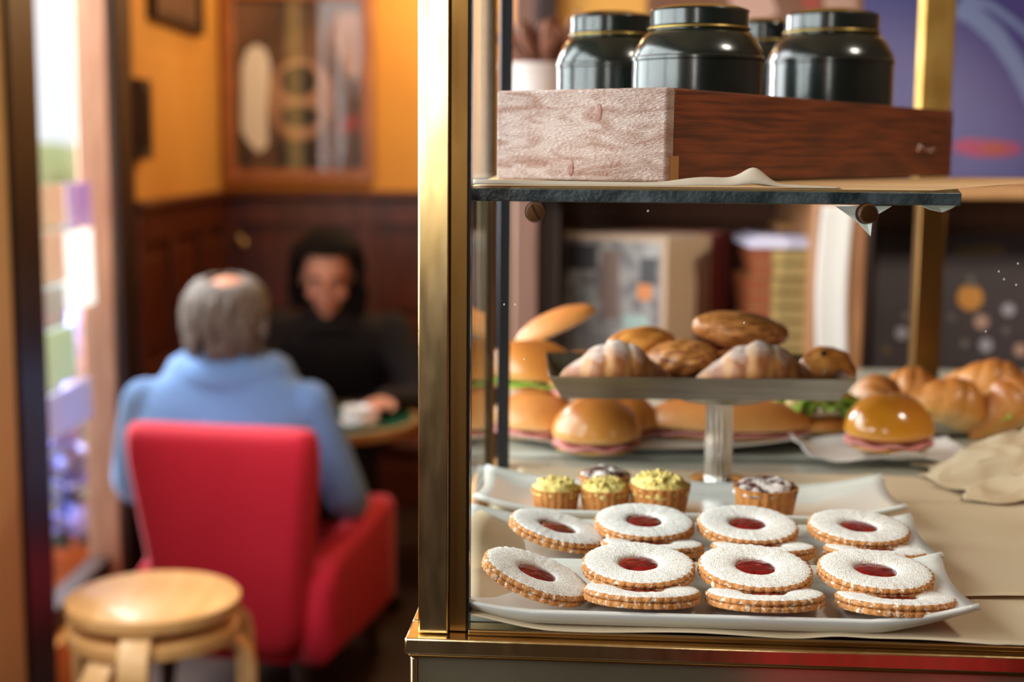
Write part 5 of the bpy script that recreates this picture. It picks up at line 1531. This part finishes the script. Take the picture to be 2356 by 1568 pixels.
# his hair: a shell round the back and sides, thin at the crown
def hair_shell(name, HM, parent, mt, keep, rad=(0.101, 0.116, 0.108), c=(-0.004, -0.014, 0.018), amp=0.010, fr=26, seed=1, thin=None):
    bm = BM()
    def f(d, p):
        k = 1.0
        if thin and d.z > 0.1:
            q = math.hypot(d.x - thin[0], d.y - thin[1])
            k = 0.87 + 0.13 * min(1, max(0, (q - thin[2]) / 0.40))
        return p * k * (1 + amp * 9 * nz((d.x * 5, d.y * 5, d.z * 2.2), 1, seed) * 0.6 * k + amp * 3 * nz(d * fr, 1, seed))
    ball(bm, (0, 0, 0), rad, None, 56, 36, f)
    dead = [v for v in bm.verts if not keep(*[c_ / l_ for c_, l_ in zip((v.co.x / rad[0], v.co.y / rad[1], v.co.z / rad[2]), (max(0.01, Vector((v.co.x / rad[0], v.co.y / rad[1], v.co.z / rad[2])).length),) * 3)])]
    bmesh.ops.delete(bm, geom=dead, context='VERTS')
    bm.transform(HM @ Matrix.Translation(c))
    return obj(name, bm, mt, parent, world=False, smooth=True, solid=0.014)
def keep_m(x, y, z):
    bald = math.hypot(x - 0.12, y + 0.22) < 0.46 + 0.08 * nz((x * 5, y * 5, 0)) and z > 0.3
    face = y > 0.42 and z < 0.72
    front = y > 0.62
    return not bald and not face and not front and z > -0.78 and not (abs(x) > 0.8 and -0.55 < z < 0.0 and y > 0.0)
hs = hair_shell('hair', HM, mo, 'grey_hair', keep_m, thin=(0.12, -0.22, 0.42))
bm = BM(); g = random.Random(9)
for i in range(70):
    a = g.uniform(PI * 0.95, PI * 2.05); z = g.uniform(-0.085, 0.02)
    rr_x = 0.103 * math.sqrt(max(0.2, 1 - (z / 0.13) ** 2)); rr_y = 0.115 * math.sqrt(max(0.2, 1 - (z / 0.13) ** 2))
    c = Vector((math.cos(a) * rr_x, -0.014 + math.sin(a) * rr_y, z + 0.01))
    ball(bm, c, (0.012, 0.012, 0.034), None, 8, 6)
bm.transform(HM); obj('hair_locks', bm, 'grey_hair', mo, world=False, smooth=True)

wo, HW = person('dark-haired person in black leaning over the table, looking down', (-0.535, 4.60, 0.0), R(180 - 4), dict(
    torso=[((0, 0, 0.44), 0.165, 0.115, 0), ((0, 0.0, 0.52), 0.165, 0.115, 0), ((0, 0.04, 0.60), 0.150, 0.105, R(-10)), ((0, 0.10, 0.68), 0.158, 0.108, R(-16)), ((0, 0.16, 0.755), 0.186, 0.108, R(-22)), ((0, 0.205, 0.805), 0.190, 0.095, R(-26)), ((0, 0.235, 0.84), 0.145, 0.08, R(-26)), ((0, 0.255, 0.865), 0.085, 0.068, R(-26))],
    top_from=1, neck=(0, 0.26, 0.868), head=(0.0, 0.325, 0.985), hrot=(R(-17), 0, R(8)), fem=True, skin='skin_pale', curl=0.9,
    arms=[[(-0.178, 0.19, 0.80), (-0.27, 0.30, 0.61), (-0.20, 0.50, 0.64)], [(0.178, 0.19, 0.80), (0.25, 0.30, 0.61), (0.11, 0.54, 0.645)]],
    hand_dir=[(0.25, 0.9, -0.05), (-0.75, 0.6, 0.02)],
    legs=[[(-0.085, 0.04, 0.50), (-0.11, 0.42, 0.50), (-0.11, 0.40, 0.085), (-0.11, 0.54, 0.035)], [(0.085, 0.04, 0.50), (0.11, 0.42, 0.50), (0.11, 0.40, 0.085), (0.11, 0.54, 0.035)]],
    top='black_knit', top_name='black_top', collar=0.42, collar_r=0.066, roll=0.072, hair='dark_hair'))
def keep_w(x, y, z):
    return not (y > 0.45 and z < 0.60) and z > -0.92
hair_shell('hair', HW, wo, 'dark_hair', keep_w, (0.108, 0.116, 0.116), (0, -0.012, 0.022), 0.014, 18, 4)
bm = BM(); g = random.Random(2)
for i in range(120):
    a = g.uniform(PI * 0.86, PI * 2.14); z = g.uniform(-0.115, 0.085)
    k = math.sqrt(max(0.35, 1 - (max(z, 0) / 0.13) ** 2))
    c = Vector((math.cos(a) * 0.100 * k, -0.012 + math.sin(a) * 0.112 * k, z + 0.015))
    ball(bm, c + Vector((g.uniform(-.008, .008), g.uniform(-.008, .008), 0)), (0.017, 0.017, 0.022), None, 8, 6)
for i in range(46):
    a = g.uniform(PI * 0.80, PI * 2.20); rr_ = g.random() ** 0.5
    c = Vector((math.cos(a) * 0.085 * rr_, -0.005 + math.sin(a) * 0.10 * rr_, 0.118 - 0.03 * rr_ * rr_))
    ball(bm, c, (0.02, 0.02, 0.014), None, 8, 6)
bm.transform(HW); obj('hair_curls', bm, 'dark_hair', wo, world=False, smooth=True)
